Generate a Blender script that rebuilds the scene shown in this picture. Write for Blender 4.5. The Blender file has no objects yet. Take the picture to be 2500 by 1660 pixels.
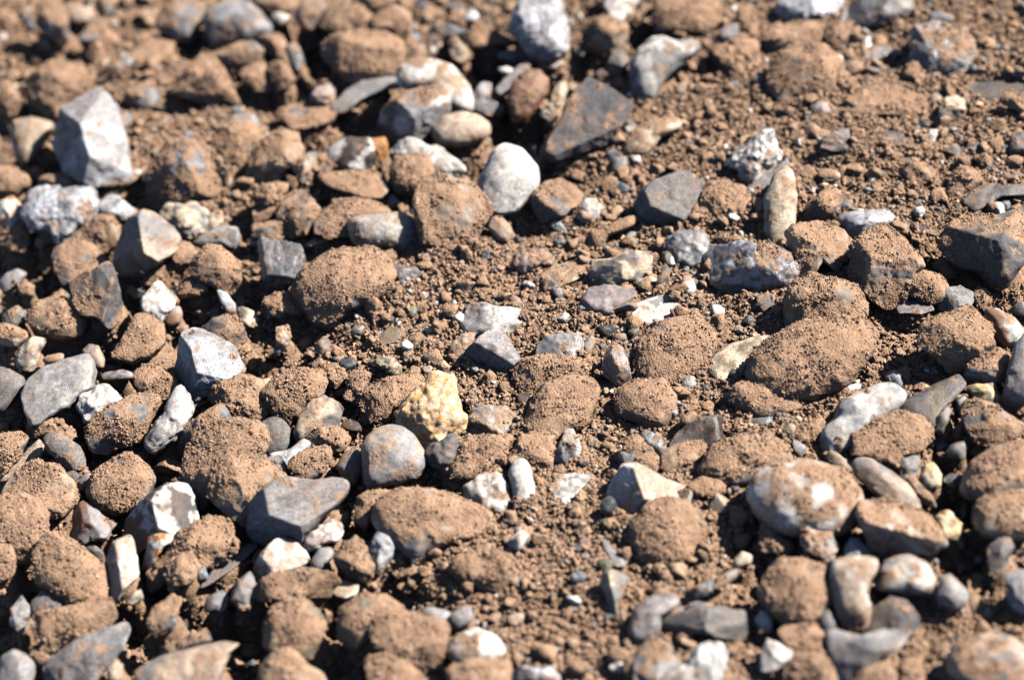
import bpy, math, re
import numpy as np

# ------------------------------------------------------------------ camera
scn = bpy.context.scene
W0, H0 = 2500.0, 1660.0                      # photograph size in pixels
PITCH, ROLL, DIST, LENS, SENSOR = math.radians(40), math.radians(9), 2.36, 85.0, 36.0
cp, sp = math.cos(PITCH), math.sin(PITCH)
F = np.array([0, cp, -sp]); R0 = np.array([1.0, 0, 0]); U0 = np.array([0, sp, cp])
R = math.cos(ROLL) * R0 - math.sin(ROLL) * U0
U = math.sin(ROLL) * R0 + math.cos(ROLL) * U0
CAM = -F * DIST
cam_d = bpy.data.cameras.new("camera"); cam = bpy.data.objects.new("camera", cam_d)
scn.collection.objects.link(cam); scn.camera = cam
from mathutils import Matrix, Vector
m = Matrix.Identity(4)
for i in range(3):
    m[i][0], m[i][1], m[i][2], m[i][3] = R[i], U[i], -F[i], CAM[i]
cam.matrix_world = m
cam_d.sensor_width = SENSOR; cam_d.lens = LENS; cam_d.clip_start = 0.05; cam_d.clip_end = 200
K = SENSOR / LENS / W0                       # image-plane slope per pixel


def ray(px, py):
    d = F + R * ((px - W0 / 2) * K) - U * ((py - H0 / 2) * K)
    return d


def to_ground(px, py, z=0.0):
    d = ray(px, py); t = (z - CAM[2]) / d[2]
    return CAM + d * t


foc = to_ground(1260, 960)
cam_d.dof.use_dof = True
cam_d.dof.focus_distance = float(np.dot(foc - CAM, F))
cam_d.dof.aperture_fstop = 2.3
cam_d.dof.aperture_blades = 7

# ------------------------------------------------------------------ light
g = to_ground(1250 - 300, 830 + 95) - to_ground(1250, 830)      # the way shadows fall over the ground
g /= np.linalg.norm(g)
SUN_EL = math.radians(41)
sdir = -g * math.cos(SUN_EL) + np.array([0, 0, math.sin(SUN_EL)])
sun_d = bpy.data.lights.new("sun", 'SUN'); sun_d.energy = 5.0; sun_d.angle = math.radians(0.5)
sun_d.color = (1.0, 0.95, 0.88)
sun = bpy.data.objects.new("sun", sun_d); scn.collection.objects.link(sun)
sun.rotation_euler = Vector(sdir).to_track_quat('Z', 'Y').to_euler()
world = bpy.data.worlds.new("World"); scn.world = world; world.use_nodes = True
wn = world.node_tree; wn.nodes.clear()
sky = wn.nodes.new('ShaderNodeTexSky'); sky.sky_type = 'NISHITA'; sky.sun_disc = False
sky.air_density = 0.45; sky.dust_density = 0.3; sky.sun_elevation = SUN_EL; sky.sun_rotation = math.atan2(sdir[0], sdir[1])
bgn = wn.nodes.new('ShaderNodeBackground'); bgn.inputs['Strength'].default_value = 0.06
wo = wn.nodes.new('ShaderNodeOutputWorld')
wn.links.new(sky.outputs[0], bgn.inputs[0]); wn.links.new(bgn.outputs[0], wo.inputs[0])
scn.view_settings.view_transform = 'Standard'; scn.view_settings.look = 'None'
scn.view_settings.exposure = EXPOSURE = 0.97; scn.view_settings.gamma = 1
scn.cycles.use_denoising = True
scn.cycles.max_bounces = 4; scn.cycles.diffuse_bounces = 0

# ------------------------------------------------------------------ numpy noise
def hsh(ix, iy, iz, s):
    h = (ix.astype(np.int64) * 374761393 + iy.astype(np.int64) * 668265263 + iz.astype(np.int64) * 2147483647 + s * 1274126177) & 0xFFFFFFFF
    h = ((h ^ (h >> 13)) * 1274126177) & 0xFFFFFFFF
    h = ((h ^ (h >> 16)) * 2246822519) & 0xFFFFFFFF
    return ((h ^ (h >> 13)) & 0xFFFFFF) / float(0xFFFFFF)


def vnoise(P, s=0):
    i = np.floor(P).astype(np.int64); f = P - i; f = f * f * f * (f * (f * 6 - 15) + 10)
    r = 0
    for dx in (0, 1):
        wx = f[:, 0] if dx else 1 - f[:, 0]
        for dy in (0, 1):
            wy = f[:, 1] if dy else 1 - f[:, 1]
            for dz in (0, 1):
                wz = f[:, 2] if dz else 1 - f[:, 2]
                r = r + wx * wy * wz * hsh(i[:, 0] + dx, i[:, 1] + dy, i[:, 2] + dz, s)
    return r * 2 - 1


def fbm(P, s=0, o=4, g=0.5):
    a, r, t = 1.0, 0, 0
    for k in range(o):
        r = r + a * vnoise(P * (2.03 ** k) + k * 17.3, s + k); t += a; a *= g
    return r / t * 1.6


def worley(P, s=0):
    """distance to the nearest feature point (8 nearest cells searched) and that cell's random value"""
    b = np.floor(P - 0.5).astype(np.int64)
    best = np.full(len(P), 9.0); val = np.zeros(len(P))
    for dx in (0, 1):
        for dy in (0, 1):
            for dz in (0, 1):
                c = b + np.array([dx, dy, dz])
                q = np.stack([hsh(c[:, 0], c[:, 1], c[:, 2], s + 11 * k) for k in (1, 2, 3)], 1) * 0.8 + 0.1 + c
                d = np.sqrt(((P - q) ** 2).sum(1))
                u = d < best
                best = np.where(u, d, best); val = np.where(u, hsh(c[:, 0], c[:, 1], c[:, 2], s + 77), val)
    return best, val


def grains(P, size, s=0):
    d, v = worley(P / size, s)
    rr = 0.45 + 0.3 * v
    return np.sqrt(np.clip(1 - (d / rr) ** 2, 0, 1)) * (0.5 + 0.5 * v)


def sstep(a, b, x):
    t = np.clip((x - a) / (b - a), 0, 1); return t * t * (3 - 2 * t)


# ------------------------------------------------------------------ materials
def mat_base(name):
    mt = bpy.data.materials.new(name); mt.use_nodes = True
    nt = mt.node_tree; nt.nodes.clear()
    return mt, nt, (lambda t, **k: _nd(nt, t, k))


def _nd(nt, t, k):
    n = nt.nodes.new(t)
    for a, b in k.items():
        setattr(n, a, b)
    return n


SOIL = (0.39, 0.247, 0.160)


def make_mat(name, rough=0.75, spec=0.3, kind='dull'):
    mt, nt, N = mat_base(name); L = nt.links.new
    out = N('ShaderNodeOutputMaterial'); bs = N('ShaderNodeBsdfPrincipled'); L(bs.outputs[0], out.inputs[0])
    geo = N('ShaderNodeNewGeometry'); tint = N('ShaderNodeAttribute', attribute_name='tint')
    dust = N('ShaderNodeAttribute', attribute_name='dust')

    def noise(sc, det, src=geo.outputs['Position']):
        n = N('ShaderNodeTexNoise'); n.inputs['Scale'].default_value = sc; n.inputs['Detail'].default_value = det
        L(src, n.inputs['Vector']); return n

    def ramp(src, lo, hi, a, b):
        r = N('ShaderNodeMapRange'); r.inputs['From Min'].default_value = lo; r.inputs['From Max'].default_value = hi
        r.inputs['To Min'].default_value = a; r.inputs['To Max'].default_value = b; L(src, r.inputs['Value']); return r.outputs[0]

    def mul(c, f):
        v = N('ShaderNodeVectorMath', operation='SCALE'); L(c, v.inputs[0]); L(f, v.inputs['Scale']); return v.outputs[0]
    n1 = noise(900, 3); n2 = noise(260, 4); n3 = noise(90, 3)
    f1 = ramp(n1.outputs[0], 0.3, 0.7, 0.7, 1.25) if kind != 'speckle' else ramp(n1.outputs[0], 0.36, 0.5, 0.4, 1.15)
    stone = mul(mul(tint.outputs['Color'], f1), ramp(n2.outputs[0], 0.25, 0.75, 0.66, 1.3))
    # soil dust colour: grains of slightly different browns, a few pale or dark ones
    vo = N('ShaderNodeTexVoronoi'); vo.inputs['Scale'].default_value = 520; L(geo.outputs['Position'], vo.inputs['Vector'])
    cr = N('ShaderNodeValToRGB'); L(vo.outputs['Color'], cr.inputs[0])
    e = cr.color_ramp.elements
    e[0].position = 0.0; e[0].color = tuple(c * 0.72 for c in SOIL) + (1,)
    e[1].position = 1.0; e[1].color = tuple(c * 1.9 + 0.08 for c in SOIL) + (1,)
    for p, c in ((0.35, tuple(c * 0.92 for c in SOIL)), (0.75, tuple(c * 1.1 for c in SOIL)), (0.95, tuple(c * 1.25 for c in SOIL))):
        x = e.new(p); x.color = c + (1,)
    soil = mul(mul(cr.outputs[0], ramp(n3.outputs[0], 0.3, 0.7, 0.82, 1.15)), ramp(n1.outputs[0], 0.3, 0.7, 0.85, 1.12))
    if kind == 'soil':
        mm = N('ShaderNodeVectorMath', operation='MULTIPLY'); L(soil, mm.inputs[0]); L(tint.outputs['Color'], mm.inputs[1]); soil = mm.outputs[0]
    # break the dust edge up with fine noise
    ad = N('ShaderNodeMath', operation='ADD'); L(dust.outputs['Fac'], ad.inputs[0]); L(ramp(n1.outputs[0], 0.3, 0.7, -0.42, 0.42), ad.inputs[1])
    msk = ramp(ad.outputs[0], 0.22, 0.82, 0.0, 1.0)
    mx = N('ShaderNodeMix', data_type='RGBA'); L(msk, mx.inputs[0]); L(stone, mx.inputs[6]); L(soil, mx.inputs[7])
    L(mx.outputs[2], bs.inputs['Base Color'])
    r = N('ShaderNodeMix', data_type='FLOAT'); L(msk, r.inputs[0]); r.inputs[2].default_value = rough; r.inputs[3].default_value = 0.95
    L(r.outputs[0], bs.inputs['Roughness'])
    s = N('ShaderNodeMix', data_type='FLOAT'); L(msk, s.inputs[0]); s.inputs[2].default_value = spec; s.inputs[3].default_value = 0.1
    L(s.outputs[0], bs.inputs['Specular IOR Level'])
    # relief
    b1 = N('ShaderNodeBump'); b1.inputs['Distance'].default_value = 0.0010; b1.inputs['Strength'].default_value = 0.7
    L(n1.outputs[0], b1.inputs['Height'])
    b2 = N('ShaderNodeBump'); b2.inputs['Distance'].default_value = 0.0012; b2.inputs['Strength'].default_value = 0.5
    L(vo.outputs['Distance'], b2.inputs['Height']); b2.invert = True; L(b1.outputs[0], b2.inputs['Normal'])
    gm = N('ShaderNodeMath', operation='MULTIPLY'); L(msk, gm.inputs[0]); gm.inputs[1].default_value = 0.75
    L(gm.outputs[0], b2.inputs['Strength'])
    last = b2
    if kind == 'crystal':
        v2 = N('ShaderNodeTexVoronoi'); v2.inputs['Scale'].default_value = 210; L(geo.outputs['Position'], v2.inputs['Vector'])
        b3 = N('ShaderNodeBump'); b3.inputs['Distance'].default_value = 0.004; b3.inputs['Strength'].default_value = 0.8
        L(v2.outputs['Color'], b3.inputs['Height']); L(b2.outputs[0], b3.inputs['Normal'])
        last = b3
        bs.inputs['Subsurface Weight'].default_value = 0.25
        bs.inputs['Subsurface Radius'].default_value = (1, 0.9, 0.8); bs.inputs['Subsurface Scale'].default_value = 0.006
    L(last.outputs[0], bs.inputs['Normal'])
    return mt


MAT = {'p': make_mat('smooth_stone', 0.48, 0.5), 'm': make_mat('mottled_stone', 0.5, 0.5), 'v': make_mat('veined_stone', 0.42, 0.5),
       's': make_mat('speckled_stone', 0.7, 0.35, 'speckle'), 'g': make_mat('granular_stone', 0.45, 0.5, 'speckle'), 'c': make_mat('crystalline_stone', 0.22, 0.6, 'crystal')}
SOILM = make_mat('soil', kind='soil')

# ------------------------------------------------------------------ mesh helpers
def ico(sub):
    import bmesh
    bm = bmesh.new(); bmesh.ops.create_icosphere(bm, subdivisions=sub, radius=1)
    v = np.array([x.co[:] for x in bm.verts]); f = np.array([[q.index for q in p.verts] for p in bm.faces], dtype=np.int32)
    bm.free(); return v / np.linalg.norm(v, axis=1)[:, None], f


ICO = {k: ico(k) for k in (1, 2, 3, 4, 5, 6, 7)}


def mesh_np(name, V, T, mat, tint, dust, smooth=True):
    me = bpy.data.meshes.new(name)
    n, k = len(T), T.shape[1]
    me.vertices.add(len(V)); me.vertices.foreach_set('co', V.astype(np.float32).ravel())
    me.loops.add(n * k); me.loops.foreach_set('vertex_index', T.astype(np.int32).ravel())
    me.polygons.add(n); me.polygons.foreach_set('loop_start', np.arange(0, n * k, k, dtype=np.int32))
    me.polygons.foreach_set('use_smooth', np.full(n, smooth))
    me.update(calc_edges=True)
    a = me.attributes.new('tint', 'FLOAT_COLOR', 'POINT')
    c = np.ones((len(V), 4), np.float32); c[:, :3] = np.clip(tint, 0, 1.7); a.data.foreach_set('color', c.ravel())
    b = me.attributes.new('dust', 'FLOAT', 'POINT'); b.data.foreach_set('value', np.clip(dust, 0, 1).astype(np.float32))
    me.materials.append(mat)
    return me


def vnormals(V, T):
    n = np.cross(V[T[:, 1]] - V[T[:, 0]], V[T[:, 2]] - V[T[:, 0]])
    o = np.zeros_like(V)
    for k in range(3):
        np.add.at(o, T[:, k], n)
    return o / (np.linalg.norm(o, axis=1)[:, None] + 1e-12)


# ------------------------------------------------------------------ the stones, as read off the photograph
COL = dict(wh=(.74, .71, .66), wb=(.50, .52, .56), wr=(.44, .34, .255), lg=(.295, .30, .31), gr=(.178, .185, .195), dg=(.078, .085, .095),
           bk=(.025, .026, .03), bl=(.125, .135, .15), gg=(.165, .172, .162), cr=(.64, .54, .40), tn=(.36, .24, .15), br=SOIL, rb=(.24, .12, .075),
           pk=(.47, .36, .32), pu=(.19, .168, .18), yl=(.80, .57, .28), qz=(.40, .385, .37), ol=(.17, .155, .11), rd=(.42, .24, .20), bb=(.22, .175, .135), gd=(.64, .36, .13), yc=(.78, .59, .40), **{'or': (.5, .19, .04)})
TILE = {'D': (0, 0, 0.9445), 'T1': (0, 0, 3.92), 'T2': (500, 0, 3.92), 'T3': (1000, 0, 3.92), 'T4': (1500, 0, 3.92), 'T5': (2000, 0, 3.92),
        'M1': (0, 380, 3.6906), 'M2': (620, 380, 3.6906), 'M3': (1240, 380, 3.6906), 'M4': (1860, 380, 3.6906),
        'N1': (0, 790, 3.6906), 'N2': (620, 790, 3.6906), 'N3': (1240, 790, 3.6906), 'N4': (1860, 790, 3.6906),
        'B1': (0, 1200, 3.409), 'B2': (620, 1200, 3.409), 'B3': (1240, 1200, 3.409), 'B4': (1860, 1200, 3.409)}
# colour[/second].pattern  dust 0-9  shape  survey sheet  outline  label
CATALOG = """
wr.p 2 r T1 e750,150,130,85 small smooth beige pebble near the top left corner
gr.p 2 f T1 e850,345,90,55 little light grey flat pebble below the beige one at the top left
gr.m 4 r T1 1560,80 1700,30 1930,30 1950,150 1860,400 1700,390 1500,260 broad grey stone with a tan rim at the upper edge beside the blue grey boulder
gr.p 6 a T1 330,60 600,60 650,200 660,340 600,400 400,300 320,180 soil topped stone with a grey underside over a black hollow at the upper left
tn.m 7 r T1 270,750 500,600 750,620 850,800 800,950 600,1110 480,1080 300,950 wide soil coated boulder with a pale end behind the pointed grey rock
br 9 r T1 0,780 80,800 200,960 150,1090 60,1090 0,1040 soil brown stone cut by the left edge, above the smooth grey beige pebble
wr.p 2 r T1 120,1160 300,1130 480,1180 500,1220 430,1350 330,1500 270,1560 170,1450 110,1280 smooth grey beige pebble tapering downward, left of the pointed grey rock
lg/wb.m 1 a D 225,205 262,250 285,310 303,392 290,408 220,415 155,385 120,325 140,255 180,230 large pointed pale grey rock standing up in the upper left
gr.p 4 r T1 1180,900 1300,840 1480,850 1530,950 1480,1030 1380,1050 1250,990 half buried light grey stone in the open soil right of the pointed grey rock's tip
gg.p 3 a T1 1090,1100 1220,1080 1260,1140 1170,1270 1130,1300 1080,1180 pale greenish chip peeking out behind the right flank of the pointed grey rock
tn.m 6 f T1 1250,600 1230,560 1350,430 1450,330 1650,430 1640,560 1500,610 soil coated stone with one long pale stripe near the top left
dg.p 5 a T1 e1100,640,90,55 small dark grey stone sunk in soil left of the pale striped stone
cr/br.p 6 a D 400,215 430,170 465,112 490,130 525,185 550,232 500,236 440,222 soil covered pyramid stone with a white glinting lower corner
br 9 a D 343,470 345,400 385,325 430,322 480,345 520,395 515,440 470,455 420,470 380,480 big dark brown pyramid shaped stone with a deep shadow on its left
bl/lg.m 3 r T2 0,200 60,80 200,0 400,10 520,130 640,260 600,330 450,400 300,420 100,470 40,300 large blue grey boulder with a dark shaded side at the upper edge
wh.p 0 a T2 620,130 720,110 800,150 790,200 720,240 650,190 small white chip beside the blue grey boulder at the top
lg/tn.p 5 a T2 90,520 180,480 350,400 480,420 550,490 500,560 350,690 260,650 150,590 tan topped stone with a shiny grey left end under the blue grey boulder
tn.p 7 r T2 500,360 600,330 730,350 780,440 740,530 640,520 560,450 small soil coated stone with a grey tip, right below the blue grey boulder
gr.p 3 r T2 770,450 850,400 900,450 950,600 900,690 820,620 slim grey pebble in the shadow left of the big tan boulder
pu.p 4 r T2 870,100 950,20 1100,10 1180,80 1130,250 1040,300 950,290 870,180 purplish grey rounded stone near the upper edge, touching a tan boulder
tn 8 r T2 1180,60 1350,20 1500,80 1600,200 1550,300 1250,310 1130,250 tan soil coated stone stacked above the big tan boulder
tn 8 r T2 1150,450 1250,350 1450,310 1700,320 1850,400 1880,560 1850,700 1600,740 1450,780 1250,650 1150,550 big tan soil coated boulder overhanging a black hollow at the upper middle
wr 6 r T2 1600,180 1800,60 1960,120 1960,300 1900,390 1800,320 1620,290 pale tan rounded stone leaning on the right of the big tan boulder
br 8 r T2 400,-30 900,-30 870,60 750,110 600,110 500,70 brown stone cut by the upper edge above the small white chip
br 8 r T2 1430,-40 1830,-40 1780,50 1620,100 1520,70 brown stone cut by the upper edge right of the purplish grey stone
tn 8 r T2 620,600 720,590 820,680 850,760 790,840 700,850 640,750 smooth tan knob next to a dark pit, right one of a joined pair
tn 8 r T2 330,720 450,630 560,600 600,700 660,860 520,870 420,800 lumpy tan stone left of the smooth tan knob
pk.p 1 a T2 1010,920 1080,840 1190,810 1240,860 1240,960 1180,1000 1060,990 small dull pink cone shaped stone left of the long grey blade
lg.p 0 b T2 1220,1020 1350,880 1500,770 1700,720 1850,750 1870,850 1700,870 1500,960 1380,1050 1290,1070 long smooth grey blade shaped stone overhanging its shadow
gr.m 7 f T2 720,1030 950,980 1150,1000 1250,1080 1200,1180 1000,1240 850,1250 750,1150 soil coated grey slab right above the tan stone with pale band
br 9 r T2 80,1380 120,1250 250,1190 400,1180 500,1250 520,1350 450,1470 360,1550 220,1540 120,1470 round brown soil coated ball under a grey pebble, upper left middle
lg.p 3 r T2 210,1150 300,1100 450,1100 530,1190 480,1240 350,1210 220,1230 light grey pebble resting behind the round brown ball
wr/tn.p 6 a D 568,420 580,370 610,325 640,300 680,310 697,345 690,375 650,395 600,425 tan block with a pale band across it, right of the round brown ball
bk/wh.v 1 a D 752,345 800,318 850,318 862,355 855,395 800,388 765,365 black and white striped rock joined to a rusty chip
or.p 1 a D 850,320 885,318 894,350 880,372 860,375 852,345 rusty orange chip at the right end of the striped rock
lg.p 2 f D 680,395 690,362 710,352 725,350 722,380 715,400 700,418 curved pale grey chip left of the black and white striped rock
wh/tn.m 2 r D 920,160 945,137 985,135 1040,152 1075,195 1090,240 1080,258 1050,255 1020,225 980,205 925,205 large white and tan arched stone behind the grey faceted stone
lg/wh.p 4 a D 873,285 885,250 940,215 1000,200 1040,215 1030,265 1000,300 950,325 905,315 grey white faceted stone with a soil cap under the arched stone
wr/cr.m 1 r T3 220,1250 330,1120 480,1080 650,1110 750,1190 760,1270 700,1330 560,1380 400,1400 280,1370 smooth cream oval pebble right below the grey white faceted stone
wh.m 0 k D 895,350 925,325 960,320 1000,340 1050,370 1072,390 1060,405 1020,402 980,385 940,370 white bone like knobby stone below the cream oval pebble
br 9 r D 902,400 915,365 950,353 985,362 1000,395 990,430 960,445 920,440 dark brown soil coated ball under the white bone like stone
wh.s 0 r D 1105,440 1115,400 1140,350 1165,333 1200,345 1235,385 1240,420 1215,455 1180,480 1140,485 1115,465 bright white egg shaped stone in the upper middle
wb.m 0 k T3 960,310 1010,100 1080,-20 1440,-10 1460,150 1500,350 1490,460 1350,530 1240,540 1130,480 1060,400 large blue white marble block at the upper edge
lg.p 1 f T3 840,520 950,470 1080,500 1150,540 1080,580 950,580 860,550 small flat grey blade below the marble block, upper of two
wh.p 0 r T3 840,660 930,640 990,670 960,710 880,710 tiny white oval between the two grey blades under the marble block
lg.p 0 f T3 850,900 830,860 930,740 1080,580 1140,560 1150,630 1050,780 900,920 slanting grey finger shaped blade below the marble block
lg.p 1 a T3 610,900 700,790 780,800 770,960 880,1010 900,1080 800,1100 680,1070 600,1010 grey L shaped rock right of the arched white and tan stone
rb 7 r T3 940,950 1000,800 1150,670 1250,680 1320,800 1320,900 1200,1050 1080,1150 1000,1150 reddish brown round stone behind the dark slate slab
dg.s 1 a D 1248,350 1260,320 1295,280 1310,235 1355,183 1400,200 1450,240 1440,280 1400,320 1330,345 1280,360 large dark grey slate slab with a pale edge
cr.m 1 k T3 1250,1080 1320,980 1360,880 1420,800 1490,790 1510,880 1450,1000 1400,1130 1330,1190 knobbly cream coloured stone leaning against the dark slate slab
tn.p 6 r T3 560,400 620,270 740,240 850,330 1000,400 1040,440 850,430 700,470 600,470 tan rounded stone left of the marble block with a shaded front
bl.p 2 a T3 250,240 340,200 450,260 580,310 560,370 420,350 280,330 dark blue grey chip lying in shadow behind the pale upright stone
wr.p 4 a T3 370,380 440,350 540,480 590,530 500,590 420,560 380,480 pale tan upright stone above the arched white and tan stone
wb.p 1 a T3 510,150 590,80 670,150 620,200 540,200 small pale blue triangular chip near the top, left of the marble block
br 7 a D 1345,70 1365,50 1400,38 1440,60 1445,90 1410,123 1370,115 1348,95 orange brown six sided stone right of the marble block
pk.p 2 r T3 1250,600 1320,560 1440,560 1470,620 1400,670 1270,670 small pink pebble just under the marble block's foot
bl.p 0 a D 1400,150 1415,120 1435,115 1450,140 1440,165 1410,180 small dark blue grey chip left of the large smooth grey white pebble
wh.m 2 a D 1400,-5 1475,-5 1455,25 1430,45 1410,40 1395,15 white grey angular rock cut by the upper edge between marble and brown ball
tn 7 a T4 130,230 260,90 400,90 300,150 190,310 tan wedge left of the big brown ball at the top
br 9 r T4 400,180 430,30 600,-30 900,-20 990,100 950,230 850,330 700,300 540,290 430,300 big round brown ball cut by the upper edge
lg/wh.s 1 r T4 160,650 230,480 350,370 470,350 620,420 700,370 800,410 830,470 740,530 600,640 470,740 390,850 290,930 200,880 large smooth grey pebble with a white end, upper right middle
dg.p 1 a T4 950,390 1050,250 1180,230 1190,340 1080,390 960,430 dark grey square chip right under the big brown ball
tn 7 r T4 1200,260 1200,60 1300,50 1370,200 1350,370 1290,380 upright tan stone right of the dark grey square chip
br 9 k T4 940,500 1090,460 1200,360 1350,400 1360,640 1200,760 1080,760 crumbly brown soil clod with a small pit right of the smooth grey white pebble
wh/gr.m 6 a D 1742,100 1770,70 1860,50 1898,52 1900,95 1860,115 1800,100 1770,130 long white edged rock under a dust coat near the upper right
br/gr 8 r D 1778,190 1790,140 1830,108 1900,110 1935,150 1930,200 1900,215 1850,232 1800,225 large soil coated rounded stone under the long white edged rock
wb.c 1 a D 1790,20 1810,-10 1945,-10 1935,25 1880,45 1810,50 shiny blue grey quartz lump cut by the upper edge
lg.m 2 a D 1945,45 1960,10 2000,-10 2100,-10 2110,20 2070,50 2000,55 pale grey slab cut by the upper edge, right of the shiny quartz lump
cr/br.v 5 r T4 70,1400 160,1260 350,1150 620,1150 640,1230 450,1300 300,1450 150,1480 sandy half buried stone right of the dark slate slab
wh/bl.c 1 k D 1677,375 1700,345 1740,325 1765,300 1785,305 1790,345 1813,350 1800,368 1770,385 1740,413 1715,408 1700,385 jagged white crystal cluster with pointed tip in the right half
gr/lg.c 4 a D 2103,130 2110,65 2160,52 2210,60 2245,95 2250,120 2220,150 2200,165 2150,195 2110,150 grey crystalline block with soil patches in the upper right
gr.m 7 f T5 250,1070 350,930 450,850 600,780 800,830 950,950 1010,1030 940,1110 800,1130 600,1110 400,1120 low soil covered mound stone with a dark ragged lower rim
dg.s 0 f D 2210,200 2250,190 2375,182 2375,232 2280,230 2225,218 long dark grey slab running off the right edge, upper part
tn.m 5 a T5 1740,970 1800,860 2020,940 2020,1130 pale tan block corner lying over the long dark slab's edge
cr.p 2 a T5 1150,1020 1230,930 1320,920 1400,960 1380,1090 1300,1170 1200,1160 1150,1100 beige fan shaped stone below the grey crystalline block
wr.p 1 a T5 1020,960 1100,890 1170,910 1150,1010 1110,1050 1050,990 small pale wedge left of the beige fan shaped stone
lg.p 2 f T5 440,560 450,490 560,430 750,480 880,540 700,530 600,550 500,600 flat grey white plate over a deep shadow in the upper right
gr/tn.m 5 r T5 800,720 870,650 950,670 1030,770 1010,830 900,780 small oval grey tan pebble under the grey crystalline block
pk/gr.p 1 a T5 20,1400 60,1300 170,1260 280,1230 290,1310 240,1370 330,1450 350,1490 270,1520 200,1440 100,1420 small bright pink white rock with a grey lower half
pu.c 0 f T5 590,1310 650,1250 780,1260 870,1320 830,1390 740,1410 640,1380 flat glittering mauve crystal right of the pink white rock
wh.m 1 a T5 1020,1340 1060,1240 1130,1240 1140,1330 1060,1390 small white grey chip right of the glittering mauve crystal
br 9 k T5 110,750 180,700 280,710 350,830 260,910 130,890 small round brown clod above the low soil covered mound
br/gr 7 r T5 70,270 170,210 300,250 340,350 240,470 120,440 60,360 brown rounded stone right of the long white edged rock
gr.p 2 f T5 770,1530 900,1500 1000,1520 900,1550 790,1560 thin grey sliver lying in soil below the mauve crystal
pu.p 2 a T5 1810,1460 1850,1300 2000,1240 2000,1480 dark purplish stone cut by the right edge below the long dark slab
tn.p 5 r M1 -40,100 120,120 240,190 260,270 150,340 -40,340 smooth tan stone cut by the left edge, above a speckled white one
wb/lg.c 1 k M1 220,480 280,330 400,270 600,290 820,300 850,450 790,580 700,670 620,750 530,740 480,670 350,650 250,570 large sparkling blue white marble lump near the left edge
wr.m 4 r M1 340,230 420,170 620,160 780,200 780,280 600,300 400,280 pale tan stone resting behind the sparkling marble lump
wh/or.m 1 a M1 -40,440 100,360 190,450 190,590 120,650 -40,720 white stone with rusty specks cut by the left edge
br 9 r M1 -40,740 130,640 200,580 250,640 260,800 220,860 100,830 brown stone under the white rusty specked one at the left edge
wb.v 0 a M1 890,520 920,400 980,370 1060,380 1180,470 1230,490 1150,560 1090,580 980,560 small white angular rock beside the black shadow of the brown pyramid
ol.p 4 r M1 870,440 900,330 1050,240 1250,170 1330,170 1150,270 1050,360 930,400 olive green stone behind the small white angular rock
wr/gr.p 2 a M1 1020,900 1100,680 1170,560 1280,490 1400,540 1540,650 1610,760 1580,850 1450,930 1300,1030 1150,1040 1050,990 three cornered stone with a dark left face and pale pinkish right face
cr/gr.m 1 k M1 1430,520 1520,440 1640,450 1760,430 1830,490 1870,620 1850,690 1720,720 1600,690 1500,600 rough cream white rock above the three cornered stone
cr.p 3 r M1 1850,600 1900,520 1990,500 2010,600 1940,660 1870,680 small pale yellowish stone touching the rough cream white rock
tn 7 r M1 700,720 790,620 890,540 1000,560 1080,660 1060,790 960,860 850,820 rounded tan stone between marble lump and three cornered stone
gr.m 4 r M1 320,790 370,690 480,670 560,730 500,780 380,830 small grey stone in the shade just under the marble lump
lg/dg.s 2 r M1 1740,800 1850,700 2000,640 2120,650 2150,740 2100,830 2000,800 1850,820 salt and pepper grey pebble right of the three cornered stone
gr.p 7 b M1 470,900 500,840 640,760 800,800 900,880 980,970 900,1060 700,1120 620,1140 540,1060 soil dusted slate slab on top of the dark slate with cream flank
dg/dg.s 4 a M1 640,1160 720,1090 850,1030 920,970 990,1000 1040,1130 1090,1320 1060,1440 990,1530 900,1450 770,1420 680,1330 dark slate block with a bright cream flank on its right
tn 6 a M1 1460,960 1520,880 1620,810 1700,800 1800,860 1740,950 1620,1050 1500,1040 tan double humped stone touching the three cornered stone's right corner
br 9 r M1 1710,1040 1760,930 1860,820 1960,820 2060,900 2150,980 2160,1130 2120,1250 2040,1200 1900,1140 1780,1090 big rounded brown stone left of the grey cube's shadow
rb 6 r M1 1600,1200 1650,1120 1780,1090 1860,1150 1880,1220 1800,1260 1700,1270 1620,1280 small reddish brown stone under the big rounded brown one
wh.s 0 a M1 1260,1310 1310,1250 1370,1160 1430,1150 1520,1220 1580,1280 1560,1370 1490,1440 1440,1510 1380,1440 1290,1400 white speckled cube like pebble above the small pink pebble
pk/rb.p 0 r M1 1500,1440 1550,1370 1610,1360 1640,1430 1630,1500 1540,1530 1490,1510 small salmon pink pebble touching the white cube like pebble
tn/ol 7 r D 65,735 85,700 130,688 175,700 200,740 190,770 150,778 100,772 oval potato like dusty stone near the left edge, left of the dark slate
lg.p 2 r M1 -10,1150 60,1060 150,1020 230,1060 180,1150 60,1220 light grey pebble near the left edge above the potato like stone
gr.p 3 r M1 30,1440 140,1350 220,1410 230,1500 120,1540 40,1500 smooth grey pebble left of the potato like stone
cr.p 1 a M1 2120,1380 2180,1360 2280,1410 2330,1490 2280,1530 2200,1500 pale yellow stone resting against a dark wedge, left middle
wb.p 1 a M1 1950,1210 2050,1250 2110,1330 2120,1400 2050,1390 2000,1330 slim grey lozenge chip above the pale yellow stone
dg/tn.p 4 a D 465,760 490,735 525,725 555,745 565,775 550,800 525,795 490,770 dark wedge stone behind the blue white rock with mauve sheen
ol.m 5 k M1 150,1200 220,1120 300,1180 300,1260 210,1260 small olive lump in front of a black hollow near the left edge
tn 6 r M1 250,150 310,110 380,140 370,210 280,230 small tan knob left of the marble lump's top
ol.m 5 k M1 470,1260 540,1210 620,1260 600,1300 520,1290 small olive crumb stone at the left foot of the dark slate block
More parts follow.
